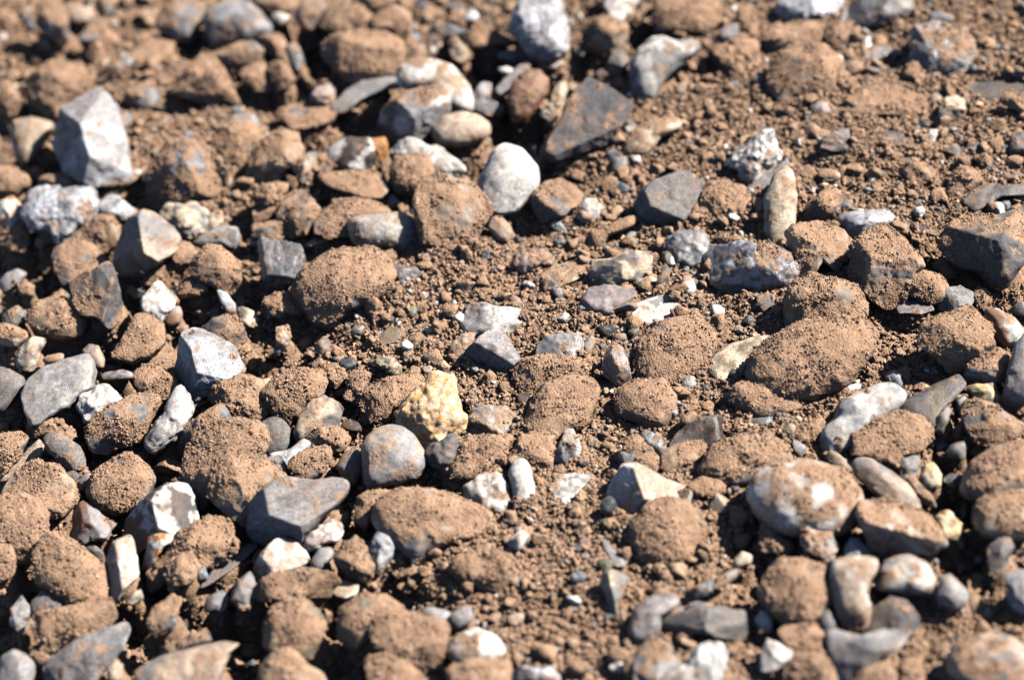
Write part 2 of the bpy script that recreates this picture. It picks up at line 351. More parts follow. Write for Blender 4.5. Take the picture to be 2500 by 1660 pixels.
cr/tn.p 5 f M2 600,190 700,150 850,120 1050,140 1180,230 1210,320 1130,390 1000,390 850,330 700,290 tan boat shaped stone with pale pointed left end, upper middle
br/wr 7 r M2 220,560 260,430 330,340 430,320 520,400 590,490 560,590 480,680 330,700 280,640 brown cone shaped stone left of the boat shaped stone's shadow
br 8 b M2 560,600 640,500 750,420 900,400 1080,430 1200,500 1200,540 870,560 880,700 700,720 570,680 brown slab lying behind the milky tan quartz
qz/wr.c 1 r M2 860,560 1000,550 1280,510 1400,550 1470,670 1430,760 1250,800 1050,810 920,780 880,690 milky tan quartz lozenge left of the barrel shaped brown stone
br/wr 7 r M2 1470,400 1500,270 1600,210 1720,200 1850,230 1980,290 2080,420 2110,500 2050,620 1990,700 1960,780 1750,790 1550,760 1490,600 large barrel shaped brown stone with a pale right side
wr/tn.p 3 r M2 2110,640 2150,560 2230,560 2300,630 2330,700 2280,760 2200,750 smooth little tan pebble right of the barrel shaped stone
gr.c 0 a M2 30,800 70,740 200,770 410,810 440,920 430,990 390,1080 290,1150 140,1210 110,1150 80,1000 grey glittering cube with sharp bright edges, left of the middle
cr/tn.p 3 f M2 460,820 480,780 600,720 720,710 680,770 560,800 480,830 flat tan sliver right of the grey glittering cube
br 9 r M2 380,1200 450,1050 600,950 800,870 1050,850 1200,950 1240,1080 1190,1200 1050,1280 850,1350 760,1430 700,1480 550,1430 450,1300 huge brown dome shaped stone with a shaded left side
pu.c 1 a M2 1230,960 1300,990 1400,1000 1520,1010 1510,1060 1430,1120 1390,1200 1320,1160 1240,1080 small amethyst coloured chip right of the huge brown dome
wh.c 1 f M2 760,1410 880,1360 990,1320 1080,1350 1000,1400 920,1450 790,1450 flat white chip at the foot of the huge brown dome
cr.p 0 r M2 1130,1350 1180,1310 1250,1340 1240,1370 1150,1370 tiny cream pebble right of the flat white chip
br 9 k M2 80,1340 150,1270 320,1240 400,1310 480,1340 450,1420 300,1420 130,1440 crumbly soil clod below the grey glittering cube
qz/wh.c 1 a D 1068,740 1080,705 1110,697 1160,710 1208,715 1205,745 1180,768 1120,765 1075,762 flat topped milky white quartz behind the black and grey faceted rock
wh.p 2 f M2 70,250 120,190 290,130 270,190 180,240 90,280 white streak shaped chip left of the boat shaped stone
wr/gr.p 4 a M2 360,120 400,50 500,10 540,60 480,170 440,240 390,190 curved brownish grey chip just left of the boat shaped stone's tip
br 9 k M2 20,340 150,250 300,260 250,400 100,450 30,430 rough brown clod left of the brown cone shaped stone
br 8 r M2 10,490 180,440 250,470 150,560 20,600 low brown stone below the rough clod beside the brown cone
br 8 r M2 0,640 150,600 280,620 300,690 240,740 100,720 0,740 low brown stone directly behind the grey glittering cube
gr/pu.s 5 a M3 200,400 250,330 370,230 480,210 600,290 680,350 660,430 560,470 480,530 320,570 240,480 half buried purple grey rock right of the white egg shaped stone
wh/lg.s 0 r M3 640,470 700,390 790,390 850,470 800,550 730,580 650,520 small white grey speckled cube pebble beside the purple grey rock
gr/gg.s 0 a M3 1140,430 1230,300 1340,220 1530,160 1630,160 1660,210 1740,240 1720,330 1660,450 1550,580 1400,670 1300,630 1200,520 large matt greenish grey rock in the right half
br/wr 6 r M3 710,760 780,670 900,640 1080,560 1140,540 1160,610 1050,670 900,720 830,830 740,850 half buried curved stone with a pale peach streak
gr/lg.c 0 k M3 1420,820 1440,740 1560,680 1720,690 1820,750 1800,850 1720,930 1620,970 1500,960 grey bubbly crystalline cluster below the greenish grey rock
cr/bl.s 1 a M3 760,1150 770,940 900,940 1050,880 1200,870 1290,880 1270,1080 1150,1110 1020,1130 900,1130 cream speckled block with a dark left face, centre right
pu/lg.p 0 a M3 680,1300 740,1200 860,1170 1000,1180 1150,1230 1060,1330 950,1400 820,1460 700,1450 lustrous purple grey stone pointing right, below the cream speckled block
wh/lg.s 1 f M3 1030,1430 1090,1360 1280,1300 1410,1260 1590,1280 1590,1360 1500,1450 1350,1510 1180,1500 1070,1480 white leaf shaped speckled stone right of the lustrous purple stone
gr/wb.c 3 a D 1640,640 1635,590 1655,568 1720,560 1790,570 1828,590 1835,625 1805,655 1740,665 1690,672 1655,655 large grey quartz with a heap of soil lying in its top
rd/lg.c 4 k M3 80,1000 100,920 200,850 320,850 420,930 400,970 260,1000 160,1050 small red and white crystal lump in the middle soil
ol/cr.m 4 f M3 300,1120 400,1000 560,950 720,940 700,1020 640,1100 480,1180 340,1190 flat sandy stone left of the cream speckled block
lg.m 2 a M3 400,1210 490,1190 500,1280 450,1290 tiny pale grey chip under the flat sandy stone
gr.p 1 r M3 0,1290 60,1260 140,1320 140,1360 70,1370 small smooth grey oval just behind the flat topped milky quartz
lg.m 1 r M3 930,120 950,20 1060,10 1070,90 1050,160 950,150 small grey white stone above and left of the greenish grey rock
wh.p 0 r M3 1100,0 1190,0 1195,60 1120,50 tiny white ball next to the small grey white stone
br 9 k M3 1680,480 1720,340 1850,240 2100,280 2200,400 2180,560 1950,620 1750,540 grainy brown stone between greenish grey rock and cream finger stone
dg.p 1 a M3 1300,1130 1360,1080 1420,960 1470,1040 1440,1130 1340,1160 dark shard sticking up right of the cream speckled block
cr/tn.p 6 a M3 1890,780 1930,710 2020,700 2100,760 2090,810 1900,810 small sandy block right behind the soil topped grey quartz
wh.c 0 a M3 2080,690 2120,660 2115,730 tiny white crystal behind the soil topped grey quartz
lg.p 3 f M3 1560,1410 1650,1370 1780,1390 1760,1430 small flat grey chip right of the white leaf shaped stone
wh.p 1 a M3 1810,1400 1850,1350 1940,1360 1940,1420 1860,1450 tiny white cube right of the small flat grey chip
gr/lg.v 0 f D 1730,440 1745,400 1790,385 1815,360 1820,380 1780,420 1750,450 thin grey striped slate under the jagged white crystal
cr/tn.s 2 r D 1763,520 1765,460 1790,400 1815,385 1830,400 1835,450 1825,510 1800,545 1775,545 tall cream finger stone standing beside a dark gap
gr/tn.m 6 a M4 300,620 400,500 480,400 600,290 680,310 720,400 680,560 600,620 450,600 350,620 dusty grey brown slab leaning right of the cream finger stone
lg/wb.c 0 a M4 660,600 720,530 850,500 980,490 1130,480 1190,560 1120,620 1000,680 900,750 820,730 750,660 silvery glittering crystal plate in the right part
wr/gr 5 a M4 240,700 300,640 450,610 600,630 750,680 830,800 760,900 650,1000 530,920 430,1050 360,1150 280,1150 290,900 blocky tan stone left of the soil capped pentagon stone
wr/lg.p 6 a M4 800,1040 850,830 950,720 1120,630 1200,700 1300,820 1400,920 1440,1000 1350,1050 1290,1200 1200,1290 1100,1310 950,1230 830,1130 large pentagon stone with soil cap and bare beige lower half
dg/ol.s 4 a M4 1630,760 1750,600 1900,540 2100,560 2200,530 2400,440 2400,850 2280,980 2150,1120 2050,1130 1950,1000 1800,980 1680,900 big dark grey rounded boulder at the right edge
dg/gr.v 2 b M4 1810,400 1900,300 2050,250 2200,280 2400,250 2400,350 2150,370 1980,450 1890,480 dark grey layered slate plate above the big dark boulder
dg.p 3 f M4 1240,540 1290,510 1330,590 1400,610 1520,670 1610,740 1550,740 1400,670 1300,660 thin dark blade stone over a black hollow, left of the big dark boulder
wh.p 0 f M4 1280,750 1310,750 1350,850 1310,820 tiny white splinter beside the pentagon stone's right shoulder
br 9 r M4 1300,1180 1330,1090 1450,1050 1600,1080 1660,1180 1620,1290 1500,1330 1350,1260 brown soil coated ball right of the pentagon stone's foot
br 9 k M4 1560,1010 1640,970 1730,1030 1720,1100 1620,1100 small sandy clod under the big dark boulder
lg/gg.s 0 a M4 1600,1370 1640,1260 1680,1190 1800,1170 1880,1240 1900,1300 1840,1370 1750,1410 pale greenish white cube below the big dark boulder
lg/rb.c 1 f M4 1220,1370 1250,1270 1400,1310 1510,1340 1530,1390 1450,1420 1240,1420 small glassy grey brown bar below the brown ball
br 9 a D 1812,745 1815,690 1835,655 1880,643 1930,645 1975,665 1995,700 1980,740 1930,760 1850,765 big square soil coated block directly below the blocky tan stone
tn/br 8 r M4 1280,150 1340,50 1450,70 1560,160 1500,240 1420,290 1340,260 rounded sandy ball in the upper right soil
gr.p 2 r M4 1350,430 1400,390 1470,410 1440,460 1380,460 little grey pebble left of the dark layered slate plate
lg.p 3 r M4 710,440 760,390 820,410 800,470 720,480 little grey pebble above the silvery crystal plate
wh/pk.p 0 r M4 e990,215,32,32 tiny round pinkish white pebble in the upper right soil
br/tn 7 r M4 1910,1270 1960,1200 2020,1220 2060,1300 2000,1390 1940,1350 upright brown stone right of the pale greenish white cube
rb/wh.p 1 r D 2275,715 2300,712 2340,735 2358,760 2345,785 2310,790 2290,760 rust brown stone with a white tip near the right edge
gr.p 1 a M4 2230,1400 2310,1310 2400,1330 2400,1450 grey wedge cut by the right edge behind the rust brown stone
gr/tn.m 6 r M4 1640,360 1700,220 1800,100 1950,150 1980,230 1850,300 1700,370 speckled soil dusted mound stone right of the rounded sandy ball
dg/gr.p 5 f M4 1440,360 1480,280 1560,280 1530,350 small dark flat stone under the rounded sandy ball
gr.p 1 f M4 1240,40 1330,15 1420,20 1380,50 1260,70 thin flat grey chip on top of the rounded sandy ball
gr.p 5 r M4 1940,30 2000,-10 2060,30 2070,100 2010,150 1960,100 dusty grey upright stone in the soil above the layered slate plate
gr.p 3 f M4 2070,200 2150,150 2400,130 2400,190 2200,210 thin grey slab at the right edge above the layered slate plate
qz/lg.c 0 b N1 230,640 260,500 380,400 550,340 740,280 800,340 830,430 820,580 720,640 640,720 500,790 420,860 350,870 270,750 half disc of clear grey quartz with red flecks near the left edge
wh.s 0 k N1 710,640 800,620 900,560 980,570 1050,640 1090,690 980,790 840,890 780,850 720,740 chalky white pebble with black dots right of the half disc quartz
wb/lg.s 1 a N1 1570,430 1600,250 1640,110 1740,60 1880,100 2040,180 2120,250 2170,380 2150,440 2000,500 1900,590 1720,650 1650,600 1600,520 large bright blue white rock in the left half
br/gr 8 r N1 790,1000 850,870 1000,760 1150,670 1330,640 1400,720 1350,850 1280,1040 1100,1080 1000,1130 850,1110 broad brown stone with a greenish patch left of the sparkling spindle rock
qz/wh.c 1 k N1 1310,1040 1370,950 1480,750 1540,630 1620,570 1690,650 1710,780 1640,960 1560,1040 1450,1080 1420,1120 1340,1110 sparkling grey spindle rock slanting below the blue white rock
br 9 r N1 1230,560 1220,450 1300,390 1420,400 1550,470 1610,570 1530,640 1450,700 1350,630 brown rounded stone touching the blue white rock's left side
gr.p 0 r N1 -40,400 80,430 200,490 220,560 150,650 40,770 -40,770 smooth grey stone cut by the left edge beside the half disc quartz
cr/gr.s 1 r N1 150,330 180,220 280,130 380,140 400,170 350,250 330,370 280,420 200,410 beige white speckled pebble above the half disc quartz
pu/wr.p 0 r N1 740,250 800,190 880,210 940,310 930,380 860,390 820,330 smooth mauve pebble behind the half disc quartz's upper corner
wr 5 r N1 -40,20 100,20 220,70 250,120 150,200 40,180 -40,150 tan rounded stone at the left edge under the smooth grey pebble
dg.p 6 b D 265,820 290,775 310,730 345,720 375,760 378,790 350,815 310,832 soil strewn dark slate slab above the smooth mauve pebble
lg/dg.v 1 r N1 890,470 960,440 1100,420 1210,450 1200,490 1000,510 910,510 small elongated grey striped pebble right of the half disc quartz
wr.p 4 r N1 380,320 440,290 560,270 570,330 430,370 half buried pale stone between speckled pebble and mauve pebble
gr/ol.s 3 r N1 380,1040 450,980 560,1010 700,1100 760,1200 770,1280 700,1300 560,1230 440,1150 grey dotted oval pebble slanting below the half disc quartz
wr/gr.s 3 b N1 20,1400 100,1300 240,1130 320,1060 370,1110 350,1190 260,1260 120,1370 tan flat stone with its tip up left of the grey dotted oval
br 9 k N1 290,910 360,870 500,880 650,950 700,1030 600,1040 450,980 330,1030 brown clod between half disc quartz and grey dotted oval
br 9 r D 208,1130 220,1090 250,1070 290,1050 330,1068 352,1105 345,1145 310,1170 270,1180 225,1165 round brown potato stone left of the black and white boulder
br/gr 8 r D 10,1140 30,1095 80,1070 130,1080 165,1115 175,1150 150,1180 100,1190 50,1165 broad brown stone at the left, below the tan flat stone
br 9 r N1 -40,1020 150,990 240,1060 200,1130 100,1290 30,1370 -40,1400 brown stone cut by the left edge behind the tan flat stone
gr/gg.m 1 f N1 1720,690 1880,620 1970,580 1930,690 1800,740 1740,740 dark green grey flake under the blue white rock
br 9 r D 490,920 505,880 545,868 590,878 625,910 630,945 605,965 550,972 515,950 brown stone right of the green grey flake under the blue white rock
br/gr 8 a N1 1600,1080 1650,950 1850,800 1990,740 2040,800 2050,900 1900,950 1820,1100 1660,1150 pointed dusty brown stone right of the sparkling spindle rock
br 9 a D 428,1100 435,1030 470,985 540,970 600,985 615,1020 600,1060 540,1050 495,1080 490,1150 460,1165 435,1140 very large brown boulder behind the sunlit brown block
br/wr 8 a D 490,1140 490,1070 520,1048 590,1055 655,1095 660,1110 600,1120 580,1160 575,1200 530,1190 sunlit brown block pointing at the flat light grey slab
pu/pk.m 3 a N1 700,1450 770,1350 820,1360 830,1500 720,1520 small purple pink rock left of the round brown potato stone
bl.p 1 a N1 580,1340 660,1320 720,1370 680,1430 620,1410 small blue grey chip under the grey dotted oval
br/wr 8 r N2 90,620 160,550 250,470 450,430 600,450 640,560 600,650 500,700 400,800 330,860 220,840 150,740 round brown soil coated stone behind the tan block with dark flank
wr/dg.p 1 a N2 370,960 430,820 520,700 620,660 760,720 800,770 750,920 640,960 480,960 450,1040 400,1030 tan block with a dark left flank, right of the blue grey egg
bl.s 0 r N2 50,910 160,860 250,870 320,950 330,1050 270,1140 120,1180 100,1030 smooth dark blue grey egg shaped pebble
tn/gr 7 r N2 450,1020 520,960 700,950 800,970 850,1030 820,1110 700,1160 600,1110 500,1110 dusty grey brown pebble at the foot of the tan block
wb.p 0 k N2 100,1240 170,1170 330,1130 420,1050 480,1110 440,1180 330,1230 280,1300 370,1380 320,1390 200,1290 crumpled bright white chip right of the blue grey egg
br 8 r N2 300,1290 360,1200 470,1130 600,1110 680,1160 680,1230 620,1330 500,1390 380,1380 brown oval stone in front of the crumpled white chip
yc/gd.g 0 k N2 1300,800 1400,680 1530,570 1570,460 1660,450 1780,510 1800,610 1850,780 1930,840 1910,930 1820,990 1740,1050 1600,1070 1450,1010 1340,920 bright yellow sandstone lump in the centre
lg/wr.m 1 r N2 990,1100 1030,1030 1120,960 1240,930 1350,960 1440,1040 1530,1170 1530,1270 1440,1350 1300,1390 1180,1410 1060,1450 1020,1380 round flat topped pale grey pebble below the yellow sandstone lump
gr/tn.p 2 r N2 750,1280 800,1190 900,1140 990,1190 990,1330 900,1420 800,1360 shaded grey brown stone left of the round pale grey pebble
dg/gr.s 1 k N2 1540,1170 1640,1080 1780,1010 1860,1040 1850,1130 1820,1230 1750,1320 1680,1290 1580,1230 rough dark grey stone right of the round pale grey pebble
wr/lg.c 3 a N2 1940,850 2000,780 2120,740 2250,760 2340,820 2350,900 2300,990 2100,1000 1950,960 brownish see-through quartz right of the yellow sandstone lump
lg/dg.s 0 a D 1075,810 1100,785 1130,762 1160,765 1175,790 1190,815 1205,845 1175,852 1130,840 1090,825 faceted grey rock with a black underside in the middle
wr/rb.m 3 a N2 1750,260 1800,180 1880,90 2000,80 1960,180 1880,290 1800,310 tan stone leaning on the faceted grey rock's left side
wr/gr.p 5 r N2 840,540 860,460 960,420 1050,460 1000,590 930,640 870,600 grey brown oval behind the tan block with dark flank, soil on one side
br 9 k N2 960,640 1060,570 1250,510 1450,480 1540,560 1400,700 1250,800 1100,860 1010,830 crumbly brown soil lump left of the yellow sandstone
br 9 k N2 600,400 700,370 800,420 830,490 770,550 660,540 small brown clod behind the round brown soil coated stone
dg/wr.p 1 a N2 550,200 600,150 660,130 700,210 730,240 640,280 570,260 small dark grey stone with a pale top in the central soil
ol.s 1 f N2 1120,140 1180,60 1280,30 1330,100 1260,170 1150,200 flat olive grey chip left of the faceted grey rock
ol/cr.s 3 k N2 1030,360 1100,290 1250,320 1310,390 1290,450 1230,480 1180,400 mottled green and cream stone above the yellow sandstone lump
lg/bl.c 0 a N2 860,80 900,20 1000,10 1000,90 920,130 small bluish grey chip below the huge brown dome
lg/bl.p 1 f N2 510,370 580,340 660,350 650,380 560,410 small pale flat chip behind the small brown clod
bl.p 0 f N2 950,150 990,140 1015,200 1000,240 970,200 tiny blue grey splinter left of the flat olive grey chip
br/tn 7 r N2 1520,320 1580,250 1660,250 1690,320 1620,370 little brown ball above the yellow sandstone lump's tip
bl/wr.p 1 r N2 700,310 770,290 840,360 780,380 little dark pebble in soil right of the small dark grey stone
wh/wr.c 1 k D 1075,1125 1100,1105 1145,1090 1165,1110 1182,1150 1155,1172 1120,1170 1085,1150 glassy white beige rock left of the white finger pebble
wh.p 0 r D 1175,1090 1185,1068 1205,1058 1220,1075 1225,1100 1240,1140 1215,1162 1190,1150 1180,1120 white finger shaped pebble standing in soil, lower middle
br 9 k N2 1760,1300 1870,1110 1950,1020 2150,1010 2300,1040 2250,1200 2100,1330 1900,1420 1780,1400 big crumbly soil clod above the glassy white beige rock
bk.p 1 f N2 780,880 860,860 940,900 970,960 880,960 790,930 thin black flake right of the tan block with dark flank
wr/pk.m 4 a N2 200,40 300,20 340,120 280,240 220,240 pinkish half buried stone above the small pale flat chip
br/gr 8 r N3 70,440 160,340 350,290 560,300 680,350 730,440 700,500 450,500 330,590 200,640 120,570 brown stone right of the yellow sandstone, upper of a stacked pair
tn/br 7 r N3 130,980 150,850 230,720 330,580 500,500 700,500 800,580 790,690 700,850 600,920 430,1000 280,990 large tan oblong stone, lower of the stacked pair right of the sandstone
pu/br.c 2 a N3 850,420 890,270 950,180 1030,230 1080,330 1100,450 1080,550 970,520 pointed violet crystal standing left of the big soil coated potato
qz/lg.c 2 a N3 270,280 290,180 400,110 620,90 660,160 640,300 500,300 400,300 grey glassy quartz behind the stacked pair's upper stone
qz/wr.p 1 r N3 670,200 760,100 780,170 740,250 710,310 small pale almond shaped chip right of the grey glassy quartz
br 9 r D 1460,840 1475,790 1530,745 1600,735 1640,765 1642,810 1610,840 1570,870 1520,880 1475,870 big soil coated potato shaped stone right of the violet crystal
cr/ol.s 0 b N3 1790,380 1850,290 2000,200 2200,130 2362,110 2330,200 2200,300 2080,380 1900,470 grey yellow speckled slab left of the huge brown oblong
cr/tn.p 2 f N3 770,560 830,510 960,530 1000,560 920,600 840,630 small cream lozenge below the violet crystal
gr/br 6 r N3 980,700 1040,590 1150,540 1300,520 1430,570 1500,660 1490,760 1390,870 1250,870 1080,820 1000,780 grey brown oval stone with bare grey top, below the potato shaped stone
lg.c 0 a N3 1560,490 1620,460 1710,480 1690,560 1620,620 1570,560 small glassy teardrop chip under the potato shaped stone
bk/gr.v 0 a N3 1460,1070 1530,980 1700,880 1890,820 1950,830 1920,1000 1800,1100 1700,1060 1550,1080 black slate block with a thin pale right edge
gg/lg.c 1 a N3 1170,1010 1250,960 1380,1010 1410,1060 1370,1170 1320,1150 1230,1060 small green white crystalline chip left of the black slate block
br/wr 7 r N3 1050,1130 1080,1050 1150,1010 1240,1080 1350,1210 1350,1310 1270,1330 1150,1260 1060,1190 brown slanting oval below the green white crystalline chip
tn/gr 7 r N3 1370,1250 1400,1140 1530,1090 1720,1060 1770,1110 1730,1200 1570,1270 1450,1340 1390,1310 long tan stone directly under the black slate block
dg/tn 6 r D 1690,925 1695,895 1730,882 1790,890 1830,910 1845,935 1800,950 1740,955 1710,945 dark soil dusted oval left of the long cream rock
wr/wh.m 2 a N3 480,1180 470,1080 530,950 590,960 640,1050 660,1120 600,1210 540,1220 bright pinkish white pointed rock in the lower middle
wr/br 7 a N3 10,1200 150,1010 330,970 410,1000 400,1280 320,1280 200,1240 brown stone with a pale right rim beside the pinkish white pointed rock
wh/lg.c 2 f N3 380,1500 450,1370 600,1350 750,1380 650,1480 580,1550 430,1560 flat white crystal crust half buried in soil, lower middle
wr/wh.p 2 a D 1392,1150 1415,1115 1440,1075 1470,1072 1520,1100 1590,1130 1560,1155 1520,1170 1480,1178 1430,1180 triangular stone, grey left and peach white right, lower middle
tn/br 7 r D 1590,1120 1620,1100 1660,1108 1672,1130 1640,1145 1600,1140 small tan round stone right of the triangular peach white one
gr/wr.m 6 r D 1610,1080 1650,1030 1700,1010 1770,1010 1805,1030 1820,1060 1760,1090 1700,1110 1650,1105 large mottled grey tan slab left of the big beige white oval
bl/lg.c 0 a D 1715,968 1800,955 1805,968 1760,985 1720,980 slim bluish crystal splinter left of the long cream rock's lower end
bk.s 0 a N3 80,650 110,620 220,650 210,700 130,770 90,720 small black chip left of the large tan oblong stone
tn 5 r N3 830,1090 880,1060 960,1090 950,1130 870,1120 tiny tan pebble left of the green white crystalline chip
gr/tn.p 2 r N3 950,130 980,90 1060,90 1070,140 1000,150 small grey round pebble just above the violet crystal
br 9 r D 1735,860 1745,820 1790,780 1850,750 1950,735 2010,760 2010,800 1980,840 1940,880 1860,900 1780,900 huge brown soil coated oblong right of the grey yellow slab
lg/wh.p 2 r N4 520,1000 570,910 690,850 700,750 800,680 950,620 1080,550 1200,560 1300,660 1230,740 1050,870 850,1010 720,1100 600,1110 long cream white rock slanting, with soil in its hollow, at the right
dg/ol.v 1 b N4 1250,720 1400,640 1560,570 1780,470 1830,560 1700,690 1600,760 1520,880 1400,820 1290,780 dark splintery shale running behind the long cream white rock
tn/ol 6 b N4 820,1150 850,1000 1050,870 1230,800 1420,850 1520,960 1480,1050 1380,1130 1230,1150 1180,1240 1000,1170 broad flat olive brown slab under the long cream white rock
wr/gr.p 2 r D 1970,1085 1980,1062 2010,1060 2050,1085 2090,1115 2112,1150 2100,1180 2060,1160 2010,1130 slanting smooth sausage shaped tan pebble right of the beige white oval
wr/wh.m 4 r D 1733,1145 1745,1100 1790,1075 1860,1065 1930,1085 1975,1130 1983,1170 1950,1205 1880,1220 1800,1210 1750,1180 very large smooth beige white oval stone in the lower right
wr/br 5 r D 2215,1125 2240,1075 2290,1040 2375,1018 2375,1125 2300,1140 2240,1145 large pale oval with dust, cut by the right edge, upper of two
bl.p 0 a N4 1180,1260 1230,1180 1290,1220 1410,1190 1400,1290 1360,1370 1260,1380 blue grey wedge pebble right of the sausage shaped pebble
cr/yl.m 1 r N4 1430,1370 1480,1270 1550,1260 1620,1360 1590,1440 1500,1470 1450,1440 small yellowish cream pebble right of the blue grey wedge
gr/gg.p 2 a N4 1640,1160 1740,1080 1820,1060 1840,1150 1820,1210 1660,1200 pale grey triangular stone above the yellowish cream pebble
dg/gg.p 1 a N4 1640,1410 1710,1350 1800,1370 1810,1420 1720,1480 small dark grey stone left of the pale oval at the right edge
ol/yl.m 3 a N4 1830,590 1950,550 2100,540 2150,680 2100,750 1950,700 1880,620 olive yellow rock right of the dark splintery shale
tn/gr 7 r N4 1820,810 1860,730 1970,700 2100,740 2250,850 2350,920 2250,1010 2080,1080 1950,1050 1850,950 dusty tan stone with a grey left rim below the olive yellow rock
br/gr 8 a N4 1820,460 1900,340 2100,240 2210,260 2210,370 2160,500 2000,530 1880,520 brown pointed stone above the olive yellow rock
dg/br 6 a D 2120,790 2130,755 2170,735 2230,710 2280,750 2283,800 2240,840 2200,860 2170,830 soil heaped stone with a bare dark slate face at the right
lg.p 1 a D 2305,930 2325,870 2345,800 2375,770 2375,900 2340,935 tall smooth grey stone cut by the right edge
gr/ol.v 2 a N4 1560,850 1680,740 1730,830 1640,920 1600,1000 1550,920 small grey shale shard below the dark splintery shale
wr/tn.p 3 a N4 590,1230 640,1140 840,1270 800,1330 700,1280 small tan wedge under the long cream white rock's lower end
lg.p 2 a N4 270,1070 330,1060 390,1110 370,1180 300,1150 little light grey chip left of the small tan wedge
tn/dg 6 r N4 290,1060 300,970 420,880 540,870 560,920 420,1060 350,1080 dusty dark tan lump left of the long cream white rock's lower end
wh.p 1 k N4 680,590 760,560 880,540 850,600 720,640 rough white crust bit behind the long cream white rock
lg/wb.p 1 r N4 1750,700 1830,640 1860,670 1830,760 1770,770 small smooth pale grey pebble left of the dusty tan stone with grey rim
gr/br 5 r N4 1270,1400 1330,1370 1450,1430 1520,1540 1560,1640 1450,1600 1350,1520 tan rounded stone tucked behind the sausage shaped pebble's lower end
br 9 r B1 -40,60 150,50 300,100 380,200 370,400 300,500 170,560 100,460 -40,440 large brown ball cut by the left edge, lower left
lg/rb.p 1 a B1 600,200 680,90 800,170 900,240 970,260 930,310 900,370 750,400 610,380 grey angular stone with pinkish ridges left of the black and white boulder
bk/wh.m 0 a D 287,1250 290,1200 330,1150 380,1118 425,1122 450,1155 458,1200 430,1225 380,1235 330,1262 large black and white marbled boulder in the lower left
wh/wr.m 0 a B1 870,620 930,430 1060,380 1110,460 1130,600 1150,680 1060,800 990,880 930,800 880,700 white tooth like rock with a sharp ridge, lower left
br 9 r B1 300,530 340,420 430,380 560,430 700,510 810,620 880,740 880,830 800,900 660,930 500,830 350,750 large brown egg shaped stone left of the white tooth like rock
br 9 r B1 -40,440 80,460 130,560 90,690 -40,760 brown stone cut by the left edge below the large brown ball
wh/or.m 1 a B1 1180,620 1220,500 1230,360 1340,320 1460,320 1470,380 1350,480 1290,570 1200,640 white rock with a bright orange stain, lower left
br 9 a B1 1290,600 1400,500 1500,350 1700,250 1880,260 1900,350 1950,470 1850,600 1700,620 1600,520 1450,560 1380,750 1280,800 1260,700 big brown soil block right of the orange stained white rock
wr/wh.p 1 k B1 1400,640 1440,570 1580,500 1660,620 1620,720 1500,770 1450,800 1400,720 pale pinkish lump at the foot of the big brown soil block
gr/pu.p 0 f B1 1680,790 1820,600 2000,480 2160,400 2100,500 1950,630 1780,740 long thin grey blade pointing up right, lower left
bl/gr.p 1 r B1 260,920 380,810 470,820 620,940 640,990 400,1000 300,1030 250,980 blue grey rounded stone behind the flat topped brown block
br/gr 8 a B1 260,1030 400,1000 700,960 900,900 960,1050 900,1120 650,1200 500,1290 380,1280 300,1130 flat topped brown block with a grey left face, lower left
lg/dg.p 1 a B1 90,980 160,890 230,960 250,1060 190,1150 110,1110 small grey stone with a bright left facet near the left edge
bl/lg.s 1 a B1 400,1420 560,1280 700,1200 900,1150 1000,1110 1040,1200 1000,1320 900,1430 780,1600 450,1600 380,1500 large blue grey wedge rock cut by the lower edge
lg/bl.p 0 r B1 10,1380 100,1330 200,1370 280,1450 260,1600 -20,1600 smooth light grey pebble in the lower left corner
tn 7 a B1 270,1310 330,1270 450,1320 400,1410 330,1450 280,1400 small tan stone between corner pebble and blue grey wedge rock
wr/gr.p 2 b B1 1130,1500 1250,1420 1500,1340 1800,1280 1970,1290 1880,1350 1840,1480 1780,1620 1200,1620 wide flat pale grey stone cut by the lower edge
gg/gr.m 4 a B1 1310,1380 1380,1280 1550,1210 1700,1150 1750,1240 1600,1300 1400,1360 greenish grey stone behind the wide flat pale one
bl/wb.p 1 a B1 1690,960 1720,880 1840,830 1890,890 1850,980 1720,990 small bluish stone left of a grey stone under the white sunlit rock
cr/wr.p 1 r B1 890,1480 950,1420 1020,1440 1010,1560 920,1590 small pale tan pebble at the lower edge right of the blue grey wedge rock
dg/gg.p 2 a B1 660,430 740,420 850,490 870,570 800,570 700,490 small dark greenish chip behind the large brown egg shaped stone
gg/cr.p 1 a B1 1060,880 1160,820 1180,890 1100,930 tiny pale green chip below the white tooth like rock
gr/br 6 a B1 1250,1100 1290,960 1420,880 1500,900 1450,1130 1300,1180 crumbly grey stone with a dark left side above the greenish grey stone
tn/wr 5 f B1 130,590 200,540 300,540 260,600 160,610 thin tan sliver behind the large brown egg shaped stone's left
lg/gr.s 1 r D 577,1230 578,1170 610,1125 660,1105 720,1115 790,1105 800,1125 775,1160 740,1190 700,1225 690,1250 640,1245 595,1240 large flat light grey slab in the lower left middle
tn/yl 7 r B2 820,200 870,60 1000,0 1200,10 1050,80 990,200 950,280 860,230 yellowish brown stone tucked behind the big oblong brown stone
br/wr 7 r D 860,1200 870,1165 920,1140 980,1132 1050,1150 1110,1180 1130,1200 1090,1225 1020,1245 960,1268 900,1240 big oblong brown stone with white marks on its right
pk/wh.c 1 k B2 390,460 480,350 540,290 650,240 710,260 740,340 680,400 600,420 540,470 450,490 pink red and white crystal lump beside the flat light grey slab
wh/wr.m 0 a B2 -10,680 60,520 180,400 260,390 350,440 460,560 400,600 250,660 130,700 20,730 bright white sunlit rock with tan specks, lower left middle
gr/bl.p 1 a D 535,1380 545,1340 575,1320 600,1365 585,1390 560,1400 grey faceted stone under the left end of the white sunlit rock
lg/gg.p 0 r B2 470,590 540,480 630,470 670,510 620,580 590,630 500,640 pale greenish bean shaped pebble right of the white sunlit rock
